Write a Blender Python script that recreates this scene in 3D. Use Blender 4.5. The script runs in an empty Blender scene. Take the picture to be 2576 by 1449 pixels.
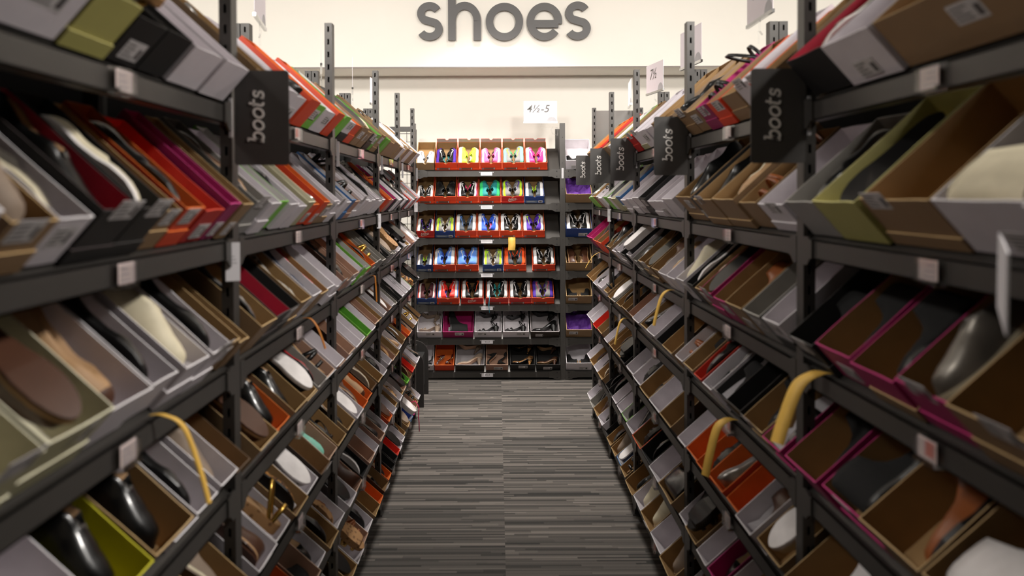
import bpy, math, random
from mathutils import Vector, Matrix, Euler

# ------------------------------------------------------------------ camera, light, exposure
C = bpy.context.scene.collection
SC = bpy.context.scene
EYE = 1.78
F = 2023.0                       # focal length in pixels of a 2576 px wide frame
cam_data = bpy.data.cameras.new('camera')
cam = bpy.data.objects.new('camera', cam_data)
C.objects.link(cam)
cam_data.sensor_width = 36.0
cam_data.lens = 36.0 * F / 2576.0
cam_data.clip_start = 0.05
cam_data.shift_x = 38 / 2576.0
cam_data.shift_y = -199 / 2576.0
cam.location = (0, 0, EYE)
cam.rotation_mode = 'XYZ'
cam.rotation_euler = (math.radians(89), math.radians(0.22), 0)
cam_data.dof.use_dof = True
cam_data.dof.focus_distance = 6.9
cam_data.dof.aperture_fstop = 2.6
SC.camera = cam
SC.view_settings.view_transform = 'Standard'
SC.view_settings.look = 'None'
SC.view_settings.gamma = 1
SC.view_settings.exposure = 0.0
SC.cycles.max_bounces = 7
SC.cycles.diffuse_bounces = 3

world = bpy.data.worlds.new('world')
SC.world = world
world.use_nodes = True
world.node_tree.nodes['Background'].inputs[0].default_value = (1.0, 0.93, 0.86, 1)
world.node_tree.nodes['Background'].inputs[1].default_value = 0.02

def area(name, loc, size, power, target=None, col=(1.0, 0.955, 0.90), spread=180):
    l = bpy.data.lights.new(name, 'AREA')
    l.shape = 'RECTANGLE'
    l.size, l.size_y = size
    l.energy = power
    l.color = col
    l.spread = math.radians(spread)
    o = bpy.data.objects.new(name, l)
    C.objects.link(o)
    o.location = loc
    if target is not None:
        d = Vector(target) - Vector(loc)
        o.rotation_euler = d.to_track_quat('-Z', 'Y').to_euler()
    return o

CEIL = 4.3
for (y, p) in ((6.75, 70), (4.7, 14), (2.3, 4)):
    area('aisle_ceiling_light', (0, y, CEIL - .12), (0.5, 0.7), p, (0, y+.05, 0), spread=100)
for (x, y, p) in ((2.7, 1.4, 54), (2.7, 4.4, 42), (-2.7, 1.4, 18), (-2.7, 4.4, 26)):
    area('side_fill_light', (x, y, CEIL - .12), (0.5, 0.6), p, (-x*.25, y+.35, 1.4), spread=100)  # added fill lamps off both sides, brightening the opposite racks; no known fixtures
for x in (-3.6, -1.2, 1.2, 3.6):
    area('wall_wash_and_fill', (x, 3.6, CEIL - .25), (0.35, 0.35), 16, (x, 8.3, 2.05), (1.0, 0.965, 0.91), 90)
    area('wall_wash_and_fill', (x, 0.6, CEIL - .95), (0.5, 0.35), 15, (x, 8.3, 2.5), (1.0, 0.965, 0.91), 60)  # added low row, softens the shadow under the bulkhead; no fixture hangs there

# ------------------------------------------------------------------ helpers
rnd = random.Random(7)
def lin(h):
    h = h.lstrip('#')
    out = []
    for i in (0, 2, 4):
        v = int(h[i:i+2], 16) / 255.0
        out.append(v/12.92 if v <= .04045 else ((v+.055)/1.055)**2.4)
    return (*out, 1.0)

MATS = {}
def mat(name, hexcol, rough=.6, metal=0.0, var=0.06, scale=30.0, pattern=None, col2=None, emit=0, coat=0, alpha=None, bump=0.0):
    if name in MATS: return MATS[name]
    m = bpy.data.materials.new(name); m.use_nodes = True
    nt = m.node_tree; N = nt.nodes; L = nt.links
    b = N['Principled BSDF']
    b.inputs['Roughness'].default_value = rough
    b.inputs['Metallic'].default_value = metal
    b.inputs['Coat Weight'].default_value = coat
    c = lin(hexcol)
    tc = N.new('ShaderNodeTexCoord')
    if pattern == 'leopard':
        vo = N.new('ShaderNodeTexVoronoi'); vo.inputs['Scale'].default_value = 70
        L.new(tc.outputs['Object'], vo.inputs['Vector'])
        r = N.new('ShaderNodeValToRGB'); r.color_ramp.interpolation = 'CONSTANT'
        e = r.color_ramp.elements; e[0].color = lin('#7a4a22'); e[0].position = 0
        e[1].position = .3; e[1].color = lin('#1c120c')
        n = r.color_ramp.elements.new(.55); n.color = c
        L.new(vo.outputs['Distance'], r.inputs[0]); L.new(r.outputs[0], b.inputs['Base Color'])
    elif pattern == 'dots':
        vo = N.new('ShaderNodeTexVoronoi'); vo.inputs['Scale'].default_value = 60
        L.new(tc.outputs['Object'], vo.inputs['Vector'])
        r = N.new('ShaderNodeValToRGB'); r.color_ramp.interpolation = 'CONSTANT'
        e = r.color_ramp.elements; e[0].color = lin(col2); e[1].position = .33; e[1].color = c
        L.new(vo.outputs['Distance'], r.inputs[0]); L.new(r.outputs[0], b.inputs['Base Color'])
    else:
        no = N.new('ShaderNodeTexNoise'); no.inputs['Scale'].default_value = scale; no.inputs['Detail'].default_value = 3
        L.new(tc.outputs['Object'], no.inputs['Vector'])
        r = N.new('ShaderNodeValToRGB')
        e = r.color_ramp.elements
        e[0].position = .3; e[1].position = .7
        e[0].color = tuple(max(0, v*(1-var)) for v in c[:3]) + (1,)
        e[1].color = tuple(min(1, v*(1+var)) for v in c[:3]) + (1,)
        L.new(no.outputs[0], r.inputs[0]); L.new(r.outputs[0], b.inputs['Base Color'])
        if bump:
            bp = N.new('ShaderNodeBump'); bp.inputs['Strength'].default_value = bump; bp.inputs['Distance'].default_value = .002
            L.new(no.outputs[0], bp.inputs['Height']); L.new(bp.outputs[0], b.inputs['Normal'])
    if alpha is not None:
        b.inputs['Transmission Weight'].default_value = 1.0
        b.inputs['IOR'].default_value = 1.15
        b.inputs['Alpha'].default_value = alpha
    MATS[name] = m
    return m

class MB:
    """collects faces of one mesh, each with a material name"""
    def __init__(s): s.v = []; s.f = []; s.m = []; s.mn = []
    def mi(s, m):
        if m not in s.mn: s.mn.append(m)
        return s.mn.index(m)
    def add(s, vs, fs, m, M=None):
        o = len(s.v)
        for p in vs:
            p = Vector(p)
            s.v.append(tuple(M @ p) if M else tuple(p))
        for i, f in enumerate(fs):
            s.f.append([o+k for k in f])
            s.m.append(s.mi(m[i] if isinstance(m, list) else m))
    def box(s, a, b, m, M=None):
        (x0,y0,z0),(x1,y1,z1) = a, b
        vs = [(x0,y0,z0),(x1,y0,z0),(x1,y1,z0),(x0,y1,z0),(x0,y0,z1),(x1,y0,z1),(x1,y1,z1),(x0,y1,z1)]
        fs = [(0,3,2,1),(4,5,6,7),(0,1,5,4),(1,2,6,5),(2,3,7,6),(3,0,4,7)]
        s.add(vs, fs, m, M)
    def prism(s, pts, z0, z1, m, M=None):
        n = len(pts)
        vs = [(x,y,z0) for x,y in pts] + [(x,y,z1) for x,y in pts]
        fs = [tuple(range(n))[::-1], tuple(range(n, 2*n))] + [(i,(i+1)%n,n+(i+1)%n,n+i) for i in range(n)]
        s.add(vs, fs, m, M)
    def tube(s, pts, r, m, k=6, M=None):
        pts = [Vector(p) for p in pts]; vs = []; fs = []
        for i, p in enumerate(pts):
            d = (pts[min(i+1,len(pts)-1)] - pts[max(i-1,0)]).normalized()
            a = d.orthogonal().normalized() if i == 0 else (a - d*a.dot(d)).normalized()
            bb = d.cross(a)
            for j in range(k):
                t = 2*math.pi*j/k
                vs.append(p + (a*math.cos(t) + bb*math.sin(t))*r)
        for i in range(len(pts)-1):
            for j in range(k):
                fs.append((i*k+j, i*k+(j+1)%k, (i+1)*k+(j+1)%k, (i+1)*k+j))
        fs.append(tuple(range(k))[::-1]); fs.append(tuple((len(pts)-1)*k+j for j in range(k)))
        s.add(vs, fs, m, M)
    def stroke(s, pts, w, z0, z1, m, closed=False, M=None):
        """flat lettering stroke of width w following 2D points"""
        P = [Vector(p) for p in pts]; n = len(P); Lf = []; Rt = []
        for i in range(n):
            a = P[(i-1) % n] if (closed or i > 0) else P[i]
            c = P[(i+1) % n] if (closed or i < n-1) else P[i]
            d1 = (P[i]-a); d2 = (c-P[i])
            if d1.length < 1e-9: d1 = d2
            if d2.length < 1e-9: d2 = d1
            d1.normalize(); d2.normalize()
            t = (d1+d2); t = t.normalized() if t.length > 1e-6 else d1
            nrm = Vector((-t.y, t.x)); sc = 1/max(.5, nrm.dot(Vector((-d1.y, d1.x))))
            Lf.append(P[i]+nrm*w/2*sc); Rt.append(P[i]-nrm*w/2*sc)
        vs = [(p.x,p.y,z) for z in (z0,z1) for q in (Lf,Rt) for p in q]
        fs = []; rng = n if closed else n-1
        for i in range(rng):
            j = (i+1) % n
            fs += [(2*n+i, 3*n+i, 3*n+j, 2*n+j), (i, j, n+j, n+i), (i, 2*n+i, 2*n+j, j), (n+i, n+j, 3*n+j, 3*n+i)]
        if not closed:
            fs += [(0, n, 3*n, 2*n), (n-1, 3*n-1, 4*n-1, 2*n-1)]
        s.add(vs, fs, m, M)
    def mesh(s, name, smooth=False):
        me = bpy.data.meshes.new(name)
        me.from_pydata(s.v, [], s.f)
        for n in s.mn: me.materials.append(MATS[n])
        me.polygons.foreach_set('material_index', s.m)
        if smooth: me.polygons.foreach_set('use_smooth', [True]*len(s.f))
        me.update()
        return me
    def build(s, name, parent=None, smooth=False, **kw):
        o = bpy.data.objects.new(name, s.mesh(name, smooth)); C.objects.link(o)
        if parent: o.parent = parent
        for k, v in kw.items(): o[k] = v
        return o

def tag(o, label, cat, group=None):
    o['label'] = label; o['category'] = cat
    if group: o['group'] = group
    return o
def thing(name, label, cat, M=None, group=None):
    o = bpy.data.objects.new(name, None); C.objects.link(o)
    o.empty_display_size = .05
    if M is not None: o.matrix_world = M
    return tag(o, label, cat, group)
def structure(mb, name):
    o = mb.build(name); o['kind'] = 'structure'; return o

# ------------------------------------------------------------------ materials
mat('wall_paint', '#f8f2e8', .85, var=.01, scale=3)
mat('ceiling_paint', '#e8e4dc', .9, var=.01)
mat('steel', '#423f3c', .42, .35, var=.05, scale=8)
mat('steel_shelf', '#3c3936', .38, .45, var=.05, scale=6)
mat('steel_dark', '#121110', .7)
mat('panel_grey', '#77736f', .6, var=.02)
mat('trim_brown', '#8f8580', .6, var=.02)
mat('letter_grey', '#585554', .5, var=.02)
mat('sign_black', '#423f3d', .5, var=.04)
mat('sign_ink', '#f0ebe6', .6)
mat('card_white', '#dedadd', .5, var=.01)
mat('card_lilac', '#d6cdd2', .5, var=.01)
mat('card_grey', '#a09da0', .5)
mat('ink_grey', '#55524f', .6)
mat('chrome', '#c8c8c8', .15, 1.0)
mat('clear_plastic', '#f4f6f8', .06, alpha=.35)
mat('frost_plastic', '#b5b2b4', .25, coat=.3)
mat('tape_yellow', '#e3b552', .55)
mat('tape_orange', '#b06a1c', .55)
mat('bench_black', '#2e2b29', .5)
mat('lace_pink', '#d81f5c', .6)
mat('lace_teal', '#2a8aa0', .6)
mat('tissue_white', '#e2dde0', .8, bump=.4, scale=40)
mat('tissue_purple', '#5a2a86', .75, bump=.5, scale=40)
mat('label_white', '#bdb8b8', .5)
mat('label_ink', '#4e4a4a', .6)
mat('label_grey', '#7c4434', .5)
mat('label_slate', '#5f6a7a', .5)
mat('price_card', '#d8c6c2', .4)
mat('price_red', '#c9776c', .4)
mat('flap_lining', '#a0948c', .6)
mat('logo_white', '#d8b4a8', .5)

def carpet():
    m = bpy.data.materials.new('striped_carpet'); m.use_nodes = True; MATS['striped_carpet'] = m
    nt = m.node_tree; N = nt.nodes; L = nt.links; b = N['Principled BSDF']
    b.inputs['Roughness'].default_value = .95
    g = N.new('ShaderNodeNewGeometry'); sp = N.new('ShaderNodeSeparateXYZ'); L.new(g.outputs['Position'], sp.inputs[0])
    def math_(op, a, bb=None, c=None):
        n = N.new('ShaderNodeMath'); n.operation = op
        for i, v in enumerate((a, bb, c)):
            if v is None: continue
            if isinstance(v, (int, float)): n.inputs[i].default_value = v
            else: L.new(v, n.inputs[i])
        return n.outputs[0]
    def comb(x, y, z):
        n = N.new('ShaderNodeCombineXYZ')
        for i, v in enumerate((x, y, z)):
            if isinstance(v, (int, float)): n.inputs[i].default_value = v
            else: L.new(v, n.inputs[i])
        return n.outputs[0]
    def wn(vec):
        n = N.new('ShaderNodeTexWhiteNoise'); n.noise_dimensions = '3D'; L.new(vec, n.inputs['Vector']); return n.outputs['Value']
    x = math_('SUBTRACT', sp.outputs['X'], .035)
    tile = math_('FLOOR', math_('MULTIPLY', x, 1.0))
    vals = []
    for rows, seg, k in ((62.0, 1.3, 3.1), (34.0, .9, 7.7)):
        row = math_('FLOOR', math_('MULTIPLY', sp.outputs['Y'], rows))
        shift = math_('MULTIPLY', wn(comb(row, k, 0.5)), 7.0)
        s_ = math_('FLOOR', math_('ADD', math_('MULTIPLY', x, seg), shift))
        vals.append(wn(comb(row, s_, tile)))
    v = math_('ADD', math_('MULTIPLY', vals[0], .6), math_('MULTIPLY', vals[1], .4))
    fine = N.new('ShaderNodeTexNoise'); fine.inputs['Scale'].default_value = 350
    L.new(g.outputs['Position'], fine.inputs['Vector'])
    v = math_('ADD', v, math_('MULTIPLY', math_('SUBTRACT', fine.outputs[0], .5), .35))
    r = N.new('ShaderNodeValToRGB'); e = r.color_ramp.elements
    e[0].position = .15; e[0].color = lin('#2f2d2a'); e[1].position = .9; e[1].color = lin('#7d766f')
    q = r.color_ramp.elements.new(.42); q.color = lin('#4d4945')
    q = r.color_ramp.elements.new(.62); q.color = lin('#5f5954')
    L.new(v, r.inputs[0]); L.new(r.outputs[0], b.inputs['Base Color'])
    bp = N.new('ShaderNodeBump'); bp.inputs['Strength'].default_value = .5; bp.inputs['Distance'].default_value = .004
    L.new(fine.outputs[0], bp.inputs['Height']); L.new(bp.outputs[0], b.inputs['Normal'])
carpet()

# ------------------------------------------------------------------ the room
m = MB(); m.box((-5,-3,-.1),(5,9,0),'striped_carpet'); structure(m,'floor')
m = MB(); m.box((-5,-3,CEIL),(5,9,CEIL+.1),'ceiling_paint'); structure(m,'ceiling')
m = MB(); m.box((-5,8.53,0),(5,8.7,CEIL),'wall_paint'); structure(m,'wall_back')
BULK = EYE + 1.257
m = MB(); m.box((-5,7.95,BULK),(5,8.53,CEIL),'wall_paint'); structure(m,'wall_back_upper')
m = MB(); m.box((-5,7.94,BULK-.004),(5,7.95,BULK+.006),'trim_brown'); structure(m,'trim_1')
m = MB(); m.box((-5.1,-3,0),(-5,9,CEIL),'wall_paint'); structure(m,'wall_left')
m = MB(); m.box((5,-3,0),(5.1,9,CEIL),'wall_paint'); structure(m,'wall_right')
m = MB(); m.box((-5,-3.1,0),(5,-3,CEIL),'wall_paint'); structure(m,'wall_front')

# ------------------------------------------------------------------ lettering
def arc(cx, cy, r, a0, a1, n=22, ry=None):
    ry = r if ry is None else ry
    return [(cx+r*math.cos(math.radians(a0+(a1-a0)*i/n)), cy+ry*math.sin(math.radians(a0+(a1-a0)*i/n))) for i in range(n+1)]
def sans_s(x0, w=67.0, h=95.0, sw=18.5):
    r = (h-sw)/4.0; cx = x0 + w/2; rx = w/2 - sw/2 - 1
    top = arc(cx, h-sw/2-r, rx*.93, 28, 232, 22, r)
    bot = arc(cx, sw/2+r, rx, 52, -152, 22, r)
    return top + bot
k = 7.9 / F                       # metres per pixel at the bulkhead
def wx(px): return (px-1250)*7.93/F
base = EYE + (490-103.5)*7.93/F
kk = 7.93/F
def letter(name, strokes, x_px, label):
    mb = MB()
    for q, (pts, closed) in enumerate(strokes):
        mb.stroke([(a*kk, b*kk) for a, b in pts], 18.7*kk, -.028+q*.0006, -q*.0006, 'letter_grey', closed)
    o = mb.build(name)
    o.location = (wx(x_px), 7.95-.055, base)
    o.rotation_euler = (math.pi/2, 0, 0)
    return tag(o, label, 'wall letter', 'letters of the shoes sign on the white wall')
letter('letter_s', [(sans_s(0), False)], 1050, 'first grey letter s of the shoes sign on the white wall')
letter('letter_h', [([(9.3,0),(9.3,137)], False), ([(72.5,0),(72.5,48)] + arc(41, 48, 31.5, 0, 180, 20, 38), False)], 1130, 'grey letter h of the shoes sign, the tall one')
letter('letter_o', [(arc(46.5,45.5,37.2,0,354,59,37.5), True)], 1224, 'round grey letter o in the middle of the shoes sign')
letter('letter_e', [([(78.5,40),(12,40)], False), (arc(43.5,45.5,35,-8,322,40,37.5), False)], 1327, 'grey letter e of the shoes sign with a crossbar')
letter('letter_s', [(sans_s(0), False)], 1420, 'last grey letter s of the shoes sign on the white wall')
for o in [q for q in C.objects if q.name.startswith('letter_')]:
    me = o.data     # two stand-off studs behind each letter, inside its mesh
    pass

def slab_boots(mb, M, m, h):
    """'boots' in a slanted slab letter; h = x-height; origin at start of baseline"""
    sl = .2
    def T(pts): return [((x+y*sl)*h, y*h) for x, y in pts]
    W = .19*h
    def st(pts, closed=False, w=W): mb.stroke(T(pts), w, 0, .0012, m, closed, M)
    # b
    st([(.12,0.02),(.12,1.42)]); st([(-.12,1.42),(.2,1.42)], w=W*.8)
    st(arc(.48,.5,.36,-180,180,26,.43)[:-1], True)
    # o o
    for x in (1.5, 2.58): st(arc(x,.5,.4,0,345,24,.43), True)
    # t
    st([(3.3,1.34),(3.3,.28)] + arc(3.5,.28,.2,180,300,8,.2)); st([(3.1,.93),(3.72,.93)], w=W*.8)
    # s
    sx = 4.25
    st(arc(sx,.72,.23,20,250,14,.2) + arc(sx,.28,.27,70,-160,14,.21)); st([(sx+.24,.66),(sx+.24,.95)], w=W*.6); st([(sx-.28,.04),(sx-.28,.34)], w=W*.6)

# ------------------------------------------------------------------ shoe boxes
TH = math.radians(42)
BOXC = {  # outer, inner, rim, words, weight
 'w': ('#cbc3c8','#ddd6da','#e6e1e3','white'),
 'k': ('#86694a','#a07d50','#c0a070','kraft cardboard'),
 'o': ('#c8401c','#dd6a22','#e8762c','orange'),
 'O': ('#d63d18','#8c6c45','#e2582c','orange with kraft inside'),
 'P': ('#b8201c','#8c6c45','#dd5030','red with kraft inside'),
 'g': ('#6fae3a','#cfcbc8','#74bb35','green rimmed white'),
 'G': ('#5f9a30','#66a838','#7cc040','bright green'),
 'm': ('#8a1050','#b01866','#c83c84','magenta'),
 'M': ('#9a1258','#9c784c','#c02a74','magenta with kraft inside'),
 'b': ('#151414','#1c1a19','#383432','black'),
 'r': ('#a81a16','#d4301c','#d84830','red'),
 'R': ('#171515','#c01c3c','#3a3030','black with crimson lining'),
 'y': ('#a39d7c','#cfc9b0','#ddd8bc','cream'),
 'v': ('#a09a58','#c4bc7c','#d4cc88','olive yellow'),
 't': ('#a07868','#b48e78','#cdac94','dusty pink'),
 'u': ('#2c5f96','#c4c0c2','#3f78b0','blue rimmed'),
 'N': ('#1c3670','#8c6c45','#2c4a86','navy with kraft inside'),
 'd': ('#30241c','#8c6a44','#5a4430','dark brown'),
 'D': ('#30261f','#b5aeb0','#cfc8c8','dark fronted white'),
 'a': ('#858280','#98938c','#b5b0a8','grey'),
 'Y': ('#a8a010','#c4bc10','#d0c828','yellow'),
}
for c_, (o_, i_, r_, _) in BOXC.items():
    mat('box_out_'+c_, o_, .55, var=.05, scale=14)
    mat('box_in_'+c_, i_, .7, var=.07, scale=18)
    mat('box_rim_'+c_, r_, .7, var=.05)

def tray(mb, w, l, d, t, code, z0=0.0, notch=False, bulge=0.0, warp=0.0, x0=0.0, y0=0.0, floor=True, M=None, flare=0.0):
    """open tray, front wall at y=y0; w along x, l along y, d up"""
    hx = w/2
    per = []    # x, y, top, inward normal
    n = 6
    def seg(ax, ay, bx, by, k, nx, ny, front=False):
        for i in range(k):
            s = i/k
            x = ax+(bx-ax)*s; y = ay+(by-ay)*s
            bb = bulge*math.sin(math.pi*s)
            top = d + warp*math.sin(math.pi*s*2.0+ax*40)
            if front and notch:
                q = abs(x-x0)
                if q < .017: top -= math.sqrt(max(0, .017**2-q*q))*.95
            per.append((x - nx*bb, y - ny*bb, top, nx, ny, s == 0))
    seg(x0-hx, y0, x0+hx, y0, 26 if notch else n, 0, 1, True)
    seg(x0+hx, y0, x0+hx, y0+l, n, -1, 0)
    seg(x0+hx, y0+l, x0-hx, y0+l, n, 0, -1)
    seg(x0-hx, y0+l, x0-hx, y0, n, 1, 0)
    N_ = len(per)
    vo = []; vi = []
    for i, (x, y, top, nx, ny, corner) in enumerate(per):
        if corner:
            px, py = per[i-1][3], per[i-1][4]
            ix, iy = x+(nx+px)*t, y+(ny+py)*t
        else: ix, iy = x+nx*t, y+ny*t
        fl = flare
        vo.append(((x, y, z0), (x-nx*fl, y-ny*fl, z0+top)))
        vi.append(((ix, iy, z0+t), (ix-nx*fl, iy-ny*fl, z0+top)))
    vs = [p for q in vo for p in q] + [p for q in vi for p in q]
    fs = []; ms = []
    O, I, R = 'box_out_'+code, 'box_in_'+code, 'box_rim_'+code
    for i in range(N_):
        j = (i+1) % N_
        fs.append((2*i, 2*j, 2*j+1, 2*i+1)); ms.append(O)
        a = 2*N_
        fs.append((a+2*i, a+2*i+1, a+2*j+1, a+2*j)); ms.append(I)
        fs.append((2*i+1, 2*j+1, a+2*j+1, a+2*i+1)); ms.append(R)
        if not floor:
            fs.append((2*i, a+2*i, a+2*j, 2*j)); ms.append(R)
    if floor:
        fs.append(tuple(2*i for i in range(N_))[::-1]); ms.append(O)
        fs.append(tuple(2*N_+2*i for i in range(N_))); ms.append(I)
    mb.add(vs, fs, ms, M)

def text_mesh(txt, size, mname, shear=0.0, offset=0.0, extrude=0.0004):
    cu = bpy.data.curves.new('txt', 'FONT'); cu.body = txt; cu.size = size; cu.shear = shear; cu.offset = offset
    cu.extrude = extrude; cu.align_x = 'CENTER'; cu.align_y = 'CENTER'; cu.resolution_u = 3
    ob = bpy.data.objects.new('txt', cu); C.objects.link(ob)
    bpy.context.view_layer.update()
    me = bpy.data.meshes.new_from_object(ob.evaluated_get(bpy.context.evaluated_depsgraph_get()))
    C.objects.unlink(ob); bpy.data.objects.remove(ob)
    me.materials.clear(); me.materials.append(MATS[mname])
    return me

def swoosh_pts(n=12):
    """2D outline of the check mark, about 1 wide, tail to the right"""
    top = []; bot = []
    for i in range(n+1):
        t = i/n
        top.append((.14+.86*t, .02+.44*t**1.25 - .10*math.sin(math.pi*t)+.02))
    lower = [(1.0,.47),(.75,.30),(.5,.14),(.3,.03),(.17,-.03),(.08,-.02),(.02,.06),(.0,.16),(.05,.30),(.1,.38),(.09,.26),(.1,.16),(.14,.11)]
    return lower + [(.2,.10),(.3,.125),(.5,.20),(.75,.335)]

# ------------------------------------------------------------------ shoes
def interp(keys, s):
    for i in range(len(keys)-1):
        a, b = keys[i], keys[i+1]
        if s <= b[0]:
            t = (s-a[0])/max(1e-9, b[0]-a[0]); t = max(0, min(1, t)); t = t*t*(3-2*t)*.5 + t*.5
            return a[1]+(b[1]-a[1])*t
    return keys[-1][1]
OUT_ROUND = [(0,0.0),(.012,.34),(.04,.56),(.1,.72),(.2,.78),(.38,.72),(.52,.8),(.68,1.0),(.8,.98),(.9,.78),(.96,.52),(.99,.26),(1,0.0)]
OUT_POINT = [(0,0.0),(.012,.3),(.04,.52),(.1,.68),(.2,.72),(.4,.62),(.55,.76),(.68,.95),(.8,.82),(.9,.52),(.96,.3),(.99,.14),(1,0.0)]
SHAPES = {
 #        L     W    outline      heel  platform open(s0,s1)  collar(h by s)                       vamp(h by s)                                  toe spring  sole t
 'sneaker':(.275,.047,OUT_ROUND,0,0,(.05,.46),[(0,.085),(.08,.088),(.25,.062),(.46,.085)],[(0,.06),(.46,.088),(.6,.072),(.78,.05),(.92,.036),(1,.012)],.012,.024),
 'runner': (.278,.042,OUT_ROUND,0,0,(.05,.46),[(0,.066),(.08,.068),(.25,.048),(.46,.064)],[(0,.05),(.46,.068),(.6,.058),(.78,.043),(.92,.032),(1,.012)],.012,.024),
 'flat':   (.25,.040,OUT_ROUND,.006,0,(.03,.74),[(0,.055),(.1,.054),(.35,.036),(.6,.026),(.74,.032)],[(0,.03),(.74,.034),(.85,.032),(.95,.024),(1,.008)],.004,.006),
 'loafer': (.26,.042,OUT_ROUND,.012,0,(.04,.52),[(0,.06),(.12,.06),(.3,.048),(.52,.062)],[(0,.03),(.52,.064),(.66,.052),(.82,.04),(.95,.028),(1,.01)],.006,.010),
 'pump':   (.235,.038,OUT_POINT,.085,0,(.03,.72),[(0,.055),(.1,.052),(.35,.034),(.6,.022),(.72,.028)],[(0,.03),(.72,.03),(.85,.028),(.95,.02),(1,.006)],.003,.005),
 'wedge':  (.245,.042,OUT_ROUND,.075,.018,(.03,.70),[(0,.055),(.1,.052),(.35,.036),(.6,.028),(.70,.034)],[(0,.03),(.7,.036),(.85,.034),(.95,.024),(1,.008)],.004,.012),
 'sandal': (.25,.041,OUT_ROUND,.02,.012,None,None,None,.003,.014),
 'heeled_sandal': (.235,.038,OUT_ROUND,.085,0,None,None,None,.003,.006),
 'boot':   (.265,.043,OUT_ROUND,.03,0,(.04,.36),[(0,.16),(.36,.155)],[(0,.1),(.36,.15),(.43,.10),(.55,.075),(.75,.052),(.92,.038),(1,.012)],.006,.012),
}
def foot_base(kind, s):
    L_, W_, outl, H, plat, op, col, vam, spring, st = SHAPES[kind]
    if H > .04:
        z = H if s < .12 else (H*(1-((s-.12)/.56))**1.0 if s < .68 else 0)
        if .12 <= s < .68:
            t = (s-.12)/.56; z = H*(1-(t*t*(3-2*t)))
    else: z = 0 if H < .01 else H*(.5)*(1 if s < .3 else max(0, 1-(s-.3)/.3))
    z += spring*max(0, (s-.72)/.28)**2 + plat + st
    return z
def stations(n=26):
    out = []
    for i in range(n+1):
        u = i/n
        out.append(.5-.5*math.cos(math.pi*u)*(1-.12*(1-abs(2*u-1))) if 0 < i < n else float(i == n))
    return sorted(out)
def upper_point(kind, s, i, M_=18, grow=0.0):
    L_, W_, outl, H, plat, op, col, vam, spring, st = SHAPES[kind]
    hw = interp(outl, s)*W_; zb = foot_base(kind, s)
    hv = interp(vam, s)
    fi = i/M_; a = math.pi*fi
    tiny = interp([(0,.25),(.03,.8),(.08,1),(.94,1),(1,.2)], s)
    cx = -hw*math.cos(a)*(1 if abs(math.cos(a)) > .999 else 1)
    ca = math.copysign(abs(math.cos(a))**.75, -math.cos(a)); sa = math.sin(a)**.8
    closed = (ca*hw*(1-.10*sa), zb + hv*sa*tiny)
    if not op: return Vector((closed[0], s*L_, closed[1]))
    ss = lambda x, e0, e1: max(0, min(1, (x-e0)/(e1-e0)))
    o = ss(s, op[0]-.03, op[0]+.01)*(1-ss(s, op[1]-.02, op[1]+.03))
    hc = interp(col, s)
    j = min(i, M_-i); sgn = -1 if i < M_/2 else 1
    if j <= 6:
        t = j/6; x = hw*(1 + .06*math.sin(math.pi*t) - .26*t*t); z = zb + hc*t
    elif j == 7: x = hw*.66; z = zb + hc*.98
    elif j == 8: x = hw*.62; z = zb + .006
    else: x = 0; z = zb + .004
    opn = (sgn*x, z)
    # before the opening starts the heel counter is as tall as the collar
    if s < op[0]+.02:
        hh = hc; closed = (ca*hw, zb + hh*(min(1, sa*1.25)))
    x = closed[0]*(1-o)+opn[0]*o; z = closed[1]*(1-o)+opn[1]*o
    return Vector((x*(1+grow/.05), s*L_, z + (grow if .2 < fi < .8 else 0)))

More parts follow.
